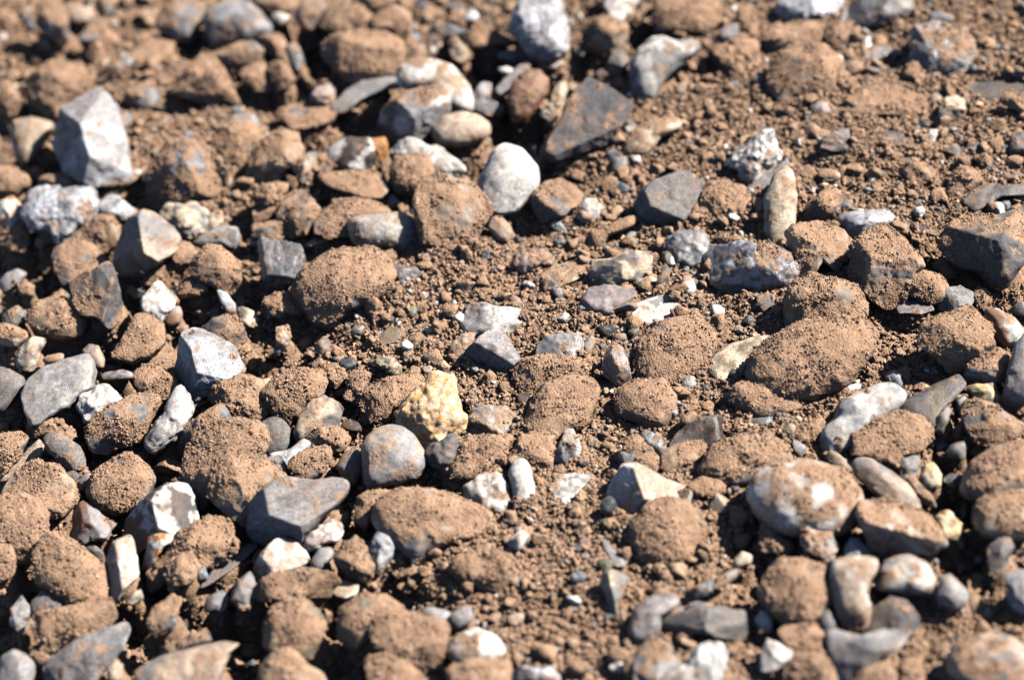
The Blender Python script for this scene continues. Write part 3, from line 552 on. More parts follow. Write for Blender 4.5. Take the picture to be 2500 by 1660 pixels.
wb/pu.p 0 a B2 960,480 1020,350 1100,260 1160,300 1190,420 1150,530 1100,590 1040,640 990,560 lilac white shard standing left of the big oblong brown stone
br/gr 7 a B2 680,560 760,450 850,390 930,480 990,600 980,700 850,740 750,650 brown cone stone left of the lilac white shard
wr/wh.p 1 f B2 620,770 700,740 860,770 850,840 760,880 690,860 small flat pinkish white stone below the brown cone stone
br 8 a B2 0,890 20,800 150,700 400,640 650,680 680,760 600,870 400,880 250,880 broad soil covered stone below the white sunlit rock
br/wr 7 r B2 90,1160 150,1010 280,900 400,910 500,990 590,1100 560,1200 470,1330 400,1370 200,1340 120,1260 big brown ball with a pale crown near the lower edge
br 8 r B2 720,1150 740,980 900,880 1100,900 1250,1000 1000,1080 960,1200 850,1260 760,1220 large brown rounded stone between two brown balls near the lower edge
br/tn 8 r B2 980,1120 1100,1040 1300,1030 1560,1100 1600,1200 1560,1320 1450,1440 1330,1470 1200,1400 1040,1280 big sunlit brown stone with dark pits near the lower edge, lower middle
wr/tn 5 r B2 60,1500 130,1380 280,1330 370,1370 440,1450 560,1500 600,1620 60,1620 pale topped tan stone cut by the lower edge, under the pale crowned ball
br/tn 8 r B2 950,1400 1080,1380 1250,1420 1400,1540 1420,1620 980,1620 brown stone cut by the lower edge under the sunlit brown stone with pits
wh/tn.p 4 r B2 1600,1320 1680,1210 1850,1150 2000,1200 2090,1310 2020,1370 1850,1400 1700,1400 brown topped oval with a bright white lower half near the lower edge
lg/gr.p 3 r B2 1380,1010 1450,960 1600,990 1650,1040 1560,1110 1450,1070 pale grey stone at the left rim of the black pit, lower middle
lg/pu.p 3 a B2 1620,1050 1700,980 1800,960 1830,1030 1780,1090 1680,1120 mauve grey stone at the right rim of the black pit, lower middle
br 9 r B2 1650,640 1750,520 2000,510 2120,600 2182,760 2100,850 1950,800 1830,760 1700,700 large soil mound stone above the black pit, lower middle
tn/br 7 r B2 1620,1480 1800,1420 2100,1400 2130,1500 2100,1620 1640,1620 tan stone cut by the lower edge below the brown topped white oval
br 9 r B3 1040,400 1060,270 1180,140 1350,80 1500,100 1620,270 1600,400 1500,500 1350,570 1200,590 1100,520 large round brown ball under the triangular peach white stone
gr/cr.p 1 a B3 790,700 850,660 930,680 1000,720 960,830 900,880 920,1000 870,1000 820,870 800,790 grey wedge with a cream edge casting a black triangular shadow
lg/pu.m 0 r B3 1010,1120 1060,980 1200,880 1340,860 1420,910 1400,970 1280,1010 1250,1130 1180,1180 1060,1190 curved pale mauve stone joined to the teal grey bar
gg/bl.m 0 a B3 1240,1060 1400,1030 1600,970 1800,980 1950,990 1970,1120 1940,1210 1800,1180 1500,1150 1240,1140 long teal grey bar shaped rock over a wide black shadow
lg/tn.p 4 a B3 1440,920 1520,810 1700,740 1900,640 1930,680 1800,780 1600,860 1460,940 long low grey ridge stone above the teal grey bar
cr.p 1 r B3 1870,580 1950,500 2030,530 2020,590 1900,620 small cream stone at the upper end of the long grey ridge
lg/gr.p 1 f B3 780,440 830,400 870,480 980,570 960,610 880,610 820,500 grey finger shaped pebble left of the large round brown ball
wr/tn 4 r B3 1190,640 1280,600 1370,670 1370,730 1290,740 small tan pebble under the large round brown ball
br 8 r B3 1200,820 1240,760 1330,790 1340,860 1220,850 little brown stone above the curved pale mauve stone
wh.p 0 a B3 2050,1060 2130,1000 2190,1030 2190,1160 2120,1150 small bright white pebble right of the teal grey bar
dg/lg.p 4 a B3 1060,1400 1180,1240 1350,1330 1450,1430 1300,1500 1180,1620 1060,1560 dark stone with a soil topped peak inside the teal bar's shadow
lg/wh.m 2 k B3 1500,1420 1570,1330 1680,1260 1830,1340 1800,1450 1700,1620 1200,1620 1300,1500 large pale mauve grey rock at the lower edge below the teal bar
bl/wb.m 0 a B3 30,1530 100,1460 350,1460 440,1540 400,1620 40,1620 blue white marbled stone cut by the lower edge, lower middle
wh.p 2 a B3 840,1450 920,1410 970,1430 940,1490 850,1480 small white chip right of the blue white marbled stone
wr.p 4 r B3 950,1250 1000,1210 1050,1260 1000,1300 tiny pale tan pebble below the curved mauve stone's left end
br/wr 8 k B4 330,340 380,300 480,290 560,340 630,460 570,550 480,580 380,540 320,430 crumbly brown stone under the very large beige white oval
br/gr 8 a B4 0,240 60,220 130,350 260,440 250,480 100,490 0,480 brown wedge stone left of the crumbly brown one under the beige white oval
wr/wh.p 4 a B4 810,200 840,90 1000,90 1200,110 1400,220 1500,400 1400,460 1250,480 1100,510 1000,560 900,420 large pinkish white wedge rock pointing right, lower right
yl/cr.p 1 k B4 1470,230 1520,170 1600,190 1650,280 1610,370 1530,380 1480,330 small pale yellow stone at the tip of the pinkish white wedge rock
wr/tn.p 5 r B4 1770,200 1850,80 2000,30 2220,0 2220,330 2000,370 1850,340 1780,280 large tan oval cut by the right edge, lower of two
wr/wh.s 2 r B4 590,700 600,600 750,570 960,570 970,650 890,720 870,850 890,950 830,1060 760,1100 680,1070 610,950 tall white tooth shaped stone with tan specks, lower right
wb.p 0 a B4 680,480 740,390 820,400 900,540 840,560 760,550 680,560 small lavender white chip behind the white tooth shaped stone
qz/wr.c 3 r B4 950,750 1000,640 1100,560 1220,540 1380,600 1430,720 1400,820 1250,820 1100,800 980,800 grey amber quartz stone right of the white tooth shaped stone
dg/ol.s 1 a B4 870,1070 950,970 1080,890 1200,920 1300,1050 1290,1170 1100,1150 900,1140 dark green black rock below the grey amber quartz
lg/wr.p 0 r B4 1450,860 1500,720 1580,700 1650,780 1710,830 1700,900 1600,950 1480,920 pale onion shaped pebble right of the grey amber quartz
br 9 r B4 10,850 60,700 180,600 350,580 500,640 580,780 560,920 480,1030 350,1090 200,1080 80,980 large round brown boulder left of the white tooth shaped stone
bl/lg.p 1 a B4 560,1150 700,1180 830,1210 1000,1170 1200,1160 1220,1230 1050,1330 900,1400 800,1500 700,1600 620,1500 580,1300 large blue grey angular rock near the lower edge, lower right
bl/pu.p 1 r B4 470,1030 560,970 610,1060 620,1130 530,1160 480,1110 small slate blue pebble left of the white tooth shaped stone's foot
tn/gr 6 a B4 150,1170 200,1120 450,1110 490,1180 480,1290 350,1310 200,1270 squarish tan stone below the large round brown boulder
dg/gr.p 2 a B4 1870,480 1980,400 2080,390 2100,460 2000,620 1950,700 1890,650 dark grey upright stone near the right edge, under the large tan oval
lg/wb.p 0 a B4 2030,700 2220,660 2220,1010 2100,960 2040,850 pale blue grey stone cut by the right edge, lower right
wr/gr.m 4 r B4 1560,1400 1650,1300 1900,1210 2080,1220 2220,1330 2220,1620 1700,1620 1580,1500 large pale mottled stone in the lower right corner
wh/pk.p 2 a B4 0,1350 60,1240 200,1300 320,1340 200,1420 100,1480 0,1460 pinkish white lump above the lower edge, left of the blue grey angular rock
br/dg 7 r B4 200,1600 210,1450 300,1380 450,1340 560,1400 620,1500 630,1600 brown and black patched stone cut by the lower edge, lower right
br 8 r B4 770,1600 800,1450 900,1410 1020,1430 1100,1500 1100,1600 round brown stone cut by the lower edge under the blue grey angular rock
tn/wr 6 r B4 1140,1470 1200,1410 1280,1400 1330,1480 1320,1600 1160,1600 smooth tan pebble cut by the lower edge right of the round brown stone
wh.p 0 r B4 e30,1090,45,60 small white pebble left of the squarish tan stone
gg/bl.p 0 r B4 1270,490 1340,460 1430,520 1410,560 1320,540 small teal pebble under the pinkish white wedge rock's tip
"""

# how much soil fills the gaps between the stones, over the frame (x, y, amount)
FILL = np.array([(.35, .0, .0), (.22, .0, .05), (.45, .08, .1), (.1, .03, .3), (.05, .05, .5), (.3, .05, .3), (.5, .05, .3), (.8, .05, .7), (.95, .1, .9), (.05, .3, .3), (.15, .12, .8), (.2, .22, .8), (.33, .2, .4), (.48, .15, .2), (.48, .3, .4), (.65, .2, .8),
                 (.9, .3, 1), (.1, .5, .2), (.3, .45, .5), (.45, .42, .95), (.65, .45, 1), (.85, .5, .6), (.93, .42, .3), (.1, .7, .3), (.3, .6, .4), (.45, .6, 1), (.4, .5, 1), (.6, .6, .9), (.75, .3, 1),
                 (.85, .6, .8), (.1, .9, .1), (.25, .85, .2), (.45, .8, .8), (.6, .85, .9), (.55, .75, .9), (.8, .85, .4), (.95, .95, .6), (.35, .95, .2), (.55, .95, .6), (.95, .7, .3), (.2, .75, .1), (.4, .7, .4)])


def fill_at(X, Y):
    """amount of soil at ground points"""
    d = np.stack([X - CAM[0], Y - CAM[1], np.full_like(X, -CAM[2])], 1)
    w = d @ F; px = (d @ R) / w / K / W0 + 0.5; py = -(d @ U) / w / K / H0 + 0.5
    ww = 0; s = 0
    for a, b, c in FILL:
        k = 1 / ((px - a) ** 2 + (py - b) ** 2 * 0.6 + 0.0015) ** 1.6
        ww = ww + k; s = s + k * c
    return s / ww


def swell(X, Y):
    P = np.stack([X, Y, X * 0], 1)
    return fbm(P * 6, 5, 2) * 0.006


def ground_base(X, Y):
    fl = fill_at(X, Y)
    P = np.stack([X, Y, X * 0], 1)
    return swell(X, Y) - 0.048 * (1 - sstep(0.12, 0.72, fl)) + 0.0050 * sstep(0.45, 0.9, fl) + fbm(P * 22, 9, 3) * (0.0025 + 0.005 * (1 - fl))


Zup = np.array([R[2], U[2], -F[2]])           # world up in view axes (right, up, toward camera)
# main broken faces of the largest angular rocks: azimuth, tilt from the viewer, cut depth
HERO = {'large pointed pale grey rock': [(25, 32, .5), (195, 42, .5), (300, 30, .75), (110, 35, .7)], 'large bright blue white rock': [(35, 24, .55), (195, 58, .5), (280, 40, .7), (120, 35, .8)],
        'three cornered stone': [(190, 42, .45), (15, 40, .5), (280, 45, .75)], 'dark slate block with a bright': [(165, 16, .45), (350, 66, .72), (60, 35, .8)],
        'grey glittering cube': [(80, 14, .42), (262, 58, .55), (185, 60, .75)], 'faceted grey rock': [(65, 34, .4), (238, 52, .42), (330, 40, .8)],
        'large flat light grey slab': [(80, 22, .6), (250, 50, .6), (180, 50, .75)], 'large dark grey slate slab': [(70, 9, .4), (300, 50, .8)], 'large pentagon stone': [(95, 30, .6), (262, 18, .6), (180, 50, .7)],
        'big dark grey rounded boulder at': [(20, 42, .6), (195, 36, .6), (100, 50, .6)], 'black slate block': [(150, 20, .45), (0, 65, .75)], 'large matt greenish grey rock': [(60, 15, .5), (250, 50, .6), (190, 45, .8)],
        'triangular stone, grey left': [(190, 40, .45), (30, 30, .5), (280, 40, .7)], 'white tooth like rock with': [(190, 45, .45), (20, 38, .5)], 'large black and white marbled': [(30, 35, .6), (190, 40, .55)],
        'bright white sunlit rock': [(50, 25, .5), (220, 50, .6)], 'large pinkish white wedge': [(80, 40, .5), (250, 45, .45)], 'grey wedge with a cream': [(20, 25, .5), (190, 60, .6)]}
GROW = {'r': 1.1, 'a': 1.08, 'f': 1.08, 'k': 1.1, 'b': 1.08}
FOOT = []                                     # footprints: x, y, radius, underside height
STONES = []


def outline_table(pts, n=180):
    """pts relative to the centre (y up) -> radius for n directions"""
    th = np.linspace(-math.pi, math.pi, n, endpoint=False); r = np.zeros(n)
    c, s = np.cos(th), np.sin(th)
    for (x1, y1), (x2, y2) in zip(pts, np.roll(pts, -1, axis=0)):
        ex, ey = x2 - x1, y2 - y1
        den = c * ey - s * ex
        with np.errstate(divide='ignore', invalid='ignore'):
            t = (x1 * ey - y1 * ex) / den; u = (x1 * s - y1 * c) / den
        ok = (u >= -1e-6) & (u <= 1 + 1e-6) & (t > 0) & np.isfinite(t)
        r = np.where(ok, np.maximum(r, t), r)
    bad = r <= 0
    if bad.any():
        r[bad] = np.interp(th[bad], th[~bad], r[~bad], period=2 * math.pi)
    return th, r


def build_stone(idx, line):
    tok = line.split(' ')
    mat, dustn, shp, tile = tok[0], int(tok[1]), tok[2], tok[3]
    i = 4; pts = []
    ox, oy, sc = TILE[tile]
    while re.match(r'^e?-?\d+,', tok[i]):
        v = tok[i]
        if v[0] == 'e':
            cx, cy, rx, ry = map(float, v[1:].split(','))
            pts += [(cx + rx * math.cos(a), cy + ry * math.sin(a)) for a in np.linspace(0, 2 * math.pi, 14, endpoint=False)]
        else:
            pts.append(tuple(map(float, v.split(','))))
        i += 1
    label = ' '.join(tok[i:])
    rng = np.random.RandomState(1000 + idx)
    pts = np.array(pts); pts = np.stack([ox + pts[:, 0] / sc, oy + pts[:, 1] / sc], 1)
    # area centroid
    q = np.roll(pts, -1, axis=0); cr = pts[:, 0] * q[:, 1] - q[:, 0] * pts[:, 1]; A = cr.sum() / 2
    cen = ((pts + q) * cr[:, None]).sum(0) / (6 * A)
    area = abs(A)
    # first guess of depth
    p0 = to_ground(cen[0], cen[1], 0.012)
    depth = float(np.dot(p0 - CAM, F)); mpp = depth * K
    rel = (pts - cen) * mpp * GROW[shp]; rel[:, 1] *= -1
    fl = float(fill_at(p0[:1], p0[1:2])[0])
    rel[:, 1] = np.where(rel[:, 1] < 0, rel[:, 1] * (1 + 0.30 * fl * (shp != 'f')), rel[:, 1])
    th, rt = outline_table(rel)
    base_r = math.sqrt(area / math.pi) * mpp
    sig = {'b': 0.7, 'r': 3 if dustn < 6 else 1.8, 'a': 0.8, 'f': 0.8, 'k': 1.5}[shp]
    kk = np.arange(-15, 16); kw = np.exp(-kk ** 2 / (2.0 * sig * sig)); kw /= kw.sum()
    rt = sum(np.roll(rt, k) * w for k, w in zip(kk, kw))
    minor = min(np.sqrt(np.linalg.eigvalsh(np.cov(rel.T)))[0] * 1.5, base_r)
    lvl = 7 if base_r > 0.055 else (6 if base_r > 0.022 else 5)
    if base_r < 0.009: lvl = 3
    if base_r < 0.009: lvl = 3
    D3, T = ICO[lvl]
    a, b, c = D3[:, 0], D3[:, 1], D3[:, 2]
    rho = np.sqrt(a * a + b * b); ang = np.arctan2(b, a)
    rr = np.interp(ang, th, rt, period=2 * math.pi)
    n = {'r': 2.35 if dustn < 6 else 2.55, 'a': 2.7, 'f': 4.5, 'k': 2.3, 'b': 4.2}[shp]
    qn = (rho ** n + np.abs(c) ** n) ** (-1 / n)
    dep = {'b': 0.55, 'r': 0.85 if dustn < 6 else 0.75, 'a': 0.9, 'f': 0.30, 'k': 0.8}[shp] * minor
    shear = {'b': 0.65, 'r': 0.35, 'a': 0.3, 'f': 0.95, 'k': 0.4}[shp]
    V = np.stack([rr * (a / (rho + 1e-9)) * rho * qn, rr * (b / (rho + 1e-9)) * rho * qn, dep * c * qn], 1)
    rnd = any(w in label for w in ('ball', 'round ', 'egg', 'potato', 'oval', 'oblong', 'dome'))
    # broken faces: cut the body by planes that leave most of the outline alone
    hero = [v for k, v in HERO.items() if label.startswith(k)]
    if hero:
        for az, tl, kk_ in hero[0]:
            az, tl = math.radians(az), math.radians(tl)
            nn = np.array([math.sin(tl) * math.cos(az), math.sin(tl) * math.sin(az), math.cos(tl)])
            d = V @ nn; lim = d.max() * kk_; over = d > lim
            V[over, 2] -= (d[over] - lim) / nn[2]
    elif shp != 'r' or dustn >= 6 or rng.rand() < 0.5:
        nf = {'a': 11, 'k': 5, 'r': 3 if dustn < 6 or rnd else 8, 'f': 3, 'b': 4}[shp]
        for k in range(nf):
            az = rng.rand() * 2 * math.pi
            tl = math.radians(rng.uniform(12, {'a': 64, 'b': 35}.get(shp, 52)))
            if shp == 'f': tl = math.radians(rng.uniform(4, 14))
            nn = np.array([math.sin(tl) * math.cos(az), math.sin(tl) * math.sin(az), math.cos(tl)])
            if k % 3 == 2: nn[2] *= -1
            d = V @ nn; lim = d.max() * rng.uniform(0.52, 0.88) if shp == 'a' else d.max() * (rng.uniform(0.62, 0.93) if shp == 'r' and dustn >= 6 and not rnd else rng.uniform(0.8, 0.95))
            over = d > lim
            V[over] -= np.outer((d[over] - lim) * 0.96, nn * np.array([0, 0, 1])) / abs(nn[2]) * 1.0
    # uneven surface
    Q = D3 * 1.0
    amp = {'b': 0.035, 'r': 0.065 if dustn >= 6 else 0.035, 'a': 0.022, 'f': 0.02, 'k': 0.085}[shp] * base_r
    nn = V / (np.linalg.norm(V, axis=1)[:, None] + 1e-9)
    Pn = V / base_r * 1.3 + idx * 7.7
    V += nn * (fbm(Pn, idx % 97, 3) * amp)[:, None]
    fs = V / 0.011 + idx * 3.1
    ff = fbm(fs, idx % 89, 3)
    V += nn * (ff * {'r': 0.0005, 'a': 0.0016, 'f': 0.0010, 'k': 0.0024, 'b': 0.0010}[shp])[:, None]
    if shp in 'a' and mat.endswith('.c') or shp == 'k':
        d, v = worley(V / 0.007 + idx, 3); V += nn * ((0.5 - d) * 0.0022 * (0.4 + v))[:, None]
    # lean the body back along the line of sight so that it lies on the ground
    V[:, 2] += -(Zup[0] * V[:, 0] + Zup[1] * V[:, 1]) / Zup[2] * shear
    Wd = V[:, :1] * R + V[:, 1:2] * U - V[:, 2:3] * F
    # dust
    N = vnormals(Wd, T)
    pn = fbm(Wd / (base_r * 0.9) + idx * 5.3, 31, 4) * 0.6 + fbm(Wd / 0.009 + idx, 37, 2) * 0.22
    hz = (Wd[:, 2] - Wd[:, 2].min()) / (Wd[:, 2].max() - Wd[:, 2].min())
    clod = 'clod' in label or 'soil block' in label or 'mound stone' in label
    if clod: dust = np.ones(len(V))
    elif dustn >= 7: dust = sstep(-0.2, 0.25, (N[:, 2] - 0.1) * 0.35 + pn * (0.8 + 0.4 * rng.rand()) + 0.0 + (dustn - 7) * 0.14)
    else: dust = sstep(-0.22, 0.22, (N[:, 2] - 0.35) * 0.75 + pn * 0.75 + (dustn / 9.0) * 2.0 - 1.28)
    if dustn == 0: dust = dust * 0.5
    if not clod: dust = np.maximum(dust, sstep(0.0, 0.5, sstep(0.5, 0.12, hz) * 0.8 + pn * 0.7 - 0.25) * (0.9 if dustn else 0.6))
    if not clod: dust = np.maximum(dust, sstep(0.15, 0.75, -ff + pn * 0.5 - 0.1) * (0.75 if dustn else 0.45))
    gsz = 0.0030
    gr = grains(Wd + idx * 0.37, gsz, 7)
    g2 = grains(Wd + idx * 0.57, gsz * 2.1, 13)
    clump = sstep(-0.1, 0.5, fbm(Wd / 0.02 + idx, 41, 2))
    Wd += N * (dust * (0.0005 + 0.0013 * gr * (0.4 + 0.6 * clump) + 0.0015 * g2 * clump * (2.2 if clod else 0.7)))[:, None]
    # colours
    code, pat = (mat.split('.') + ['p'])[:2] if '.' in mat else (mat, 'p')
    c1 = np.array(COL[code.split('/')[0]]); c2 = np.array(COL[code.split('/')[-1]])
    if '/' not in code: c2 = c1 * {'m': 0.55, 'v': 0.5, 's': 0.7, 'c': 0.55, 'p': 0.78, 'g': 0.7}[pat]
    if code.split('/')[0] == 'br' and not clod:
        c1 = np.array(COL[['bb', 'gr', 'tn', 'wr', 'bb', 'ol'][rng.randint(6)]]); c2 = c2 if '/' in code else c1 * 0.7
    c1 = c1 * rng.uniform(0.9, 1.12) * (1 + rng.uniform(-0.015, 0.015, 3))
    if pat == 'v':
        vdir = rng.randn(3); vdir /= np.linalg.norm(vdir)
        t = Wd @ vdir / base_r * 5 + fbm(Wd / base_r * 1.5 + idx, 51, 3) * 2.2
        mixv = sstep(0.1, 0.8, np.sin(t))
    else:
        mixv = sstep(*{'m': (-0.15, 0.35), 's': (0.0, 0.6), 'g': (-0.25, 0.25), 'c': (-0.3, 0.5), 'p': (-0.1, 0.5)}[pat],
                     fbm(Wd / base_r * {'m': 2.2, 'c': 3.0, 's': 1.8, 'p': 0.9, 'g': 9.0}[pat] + idx * 2.9, 53, 4))
    tint = c1 * (1 - mixv[:, None]) + c2 * mixv[:, None]
    tint = tint * (1 + 0.22 * fbm(Wd / 0.007 + idx, 59, 3))[:, None]
    film = ((0.04 + 0.18 * sstep(-0.4, 0.5, pn + 0.3 * N[:, 2])) * (0.5 if pat in 'cg' else 1.0))[:, None]
    tint = tint * (1 - film) * 0.97 + np.array(SOIL) * film
    # height: rest on (or a little in) the soil
    sw = float(swell(p0[:1], p0[1:2])[0])
    zmin = Wd[:, 2].min()
    bury = {'r': 0.42, 'a': 0.38, 'f': 0.06, 'k': 0.44, 'b': 0.3}[shp] * (0.15 + 0.85 * sstep(0.2, 0.9, fl)) * (1.0 if dustn >= 6 else 0.72)
    zc = sw - zmin * (1 - bury) + rng.uniform(-0.006, 0.010) * (1 - fl) + 0.0055 * fl * sstep(0.026, 0.010, base_r)
    if dustn >= 8 and fl > 0.7: zc -= 0.002
    pos = to_ground(cen[0], cen[1], zc)
    Wd *= float(np.dot(pos - CAM, F)) / depth     # keep its apparent size at the height it ends up at
    Ci = np.linalg.inv(np.cov(Wd[:, :2].T) + np.eye(2) * 1e-9) / 3.0
    FOOT.append((pos[0], pos[1], Ci[0, 0], Ci[0, 1], Ci[1, 1], pos[2] + Wd[:, 2].min(), Wd[:, 2].max() - Wd[:, 2].min(), float(np.abs(Wd[:, :2]).max())))
    STONES.append((Wd + pos, N, dust, base_r))
    small = base_r < 0.019
    if 'clod' in label or 'lump' in label and code == 'br': nm = 'soil_clod'
    elif shp == 'f': nm = 'flat_stone' if not small else 'flat_chip'
    elif shp in 'ab': nm = 'rock' if not small else 'rock_chip'
    elif shp == 'k': nm = 'rough_rock'
    else: nm = 'stone' if not small else 'pebble'
    me = mesh_np(nm, Wd, T, MAT[pat], tint, dust)
    o = bpy.data.objects.new(nm, me); o.location = pos; scn.collection.objects.link(o)
    o['label'] = label
    o['category'] = {'soil_clod': 'clod', 'flat_stone': 'stone', 'flat_chip': 'stone chip', 'rock': 'rock', 'rock_chip': 'stone chip', 'rough_rock': 'rock', 'stone': 'stone', 'pebble': 'pebble'}[nm]
    o['group'] = {'soil_clod': 'clods of soil among the stones', 'flat_stone': 'flat stones lying in the soil', 'flat_chip': 'small stone chips in the soil', 'rock': 'angular rocks in the soil',
                  'rock_chip': 'small stone chips in the soil', 'rough_rock': 'rough lumpy rocks in the soil', 'stone': 'rounded stones in the soil', 'pebble': 'small pebbles in the soil'}[nm]


for i_, l_ in enumerate(CATALOG.strip().split('\n')):
    build_stone(i_, l_)

# ------------------------------------------------------------------ ground
def axis(lo, hi, step, far):
    a = list(np.arange(lo, hi, step)); s = step; x = hi
    while x < far:
        a.append(x); s *= 1.12; x += s
    s = step; x = lo
    b = []
    while x > -far:
        s *= 1.12; x -= s; b.append(x)
    return np.array(b[::-1] + a)


FOOTA = np.array(FOOT)


def seats(X, Y, z, fn):
    """run fn over the ground points under each stone: index array, normalised distance, stone"""
    order = np.argsort(X, kind='stable'); xs = X[order]
    for q in FOOTA:
        rad = q[7] * 1.8
        i0, i1 = np.searchsorted(xs, [q[0] - rad, q[0] + rad])
        ii = order[i0:i1]; ii = ii[np.abs(Y[ii] - q[1]) < rad]
        dx, dy = X[ii] - q[0], Y[ii] - q[1]
        fn(z, ii, np.sqrt(q[2] * dx * dx + 2 * q[3] * dx * dy + q[4] * dy * dy), q)


def lift(z, ii, d, q):
    w = sstep(1.45, 0.6, d); zt = q[5] + 0.12 * q[6]
    z[ii] = np.where(zt > z[ii], z[ii] + (zt - z[ii]) * w, z[ii])
    bank[ii] = np.maximum(bank[ii], sstep(1.75, 1.0, d) * min(q[6], 0.04) * 0.16)


def press(z, ii, d, q):
    w = sstep(1.0, 0.75, d); zt = q[5] + 0.25 * q[6]
    z[ii] = np.where(zt < z[ii], z[ii] + (zt - z[ii]) * w, z[ii])


def relief(X, Y):
    """ground height with every stone's seat raised to its underside"""
    z = ground_base(X, Y)
    global bank
    bank = np.zeros_like(z); seats(X, Y, z, lift)
    P = np.stack([X, Y, X * 0], 1)
    return z + bank * sstep(0.3, 0.9, fill_at(X, Y)) * sstep(-0.5, 0.4, fbm(P * 25, 91, 2))


STEP = 0.0017
gx = axis(-0.66, 0.66, STEP, 14); gy = axis(-0.56, 0.82, STEP, 14)
GX, GY = np.meshgrid(gx, gy); shp_ = GX.shape
X, Y = GX.ravel(), GY.ravel()
Z = relief(X, Y)
P2 = np.stack([X, Y, Z], 1)
near = sstep(1.6, 0.8, np.maximum(np.abs(X), np.abs(Y)))
warp = np.stack([fbm(P2 * 40, 71, 2), fbm(P2 * 40, 72, 2), fbm(P2 * 40, 73, 2)], 1) * 0.004
clump = sstep(-0.3, 0.5, fbm(P2 * 30, 75, 3))
Z = Z + near * (0.0026 * grains(P2 + warp, 0.0042, 81) + 0.0030 * clump * grains(P2 + warp, 0.0085, 83) + 0.0040 * clump * sstep(0.0, 0.5, fbm(P2 * 14, 79, 2)) * grains(P2 + warp * 2, 0.019, 85) + 0.0022 * fbm(P2 * 160, 77, 3))
seats(X, Y, Z, press)
ny, nx = shp_
ids = np.arange(nx * ny).reshape(ny, nx)
Qd = np.stack([ids[:-1, :-1].ravel(), ids[:-1, 1:].ravel(), ids[1:, 1:].ravel(), ids[1:, :-1].ravel()], 1)
me = mesh_np('ground', np.stack([X, Y, Z], 1), Qd, SOILM, np.tile(np.array((0.86, 0.84, 0.82)), (len(X), 1)), np.ones(len(X)))
go = bpy.data.objects.new('ground', me); scn.collection.objects.link(go); go['kind'] = 'structure'
go['label'] = 'reddish brown crumbly soil between the stones'

# height lookup on the fine part of the grid
fx0 = np.searchsorted(gx, -0.66); fy0 = np.searchsorted(gy, -0.56)
Zg = Z.reshape(shp_)


def height(x, y):
    i = np.clip(np.searchsorted(gx, x), 0, nx - 1); j = np.clip(np.searchsorted(gy, y), 0, ny - 1)
    return Zg[j, i]


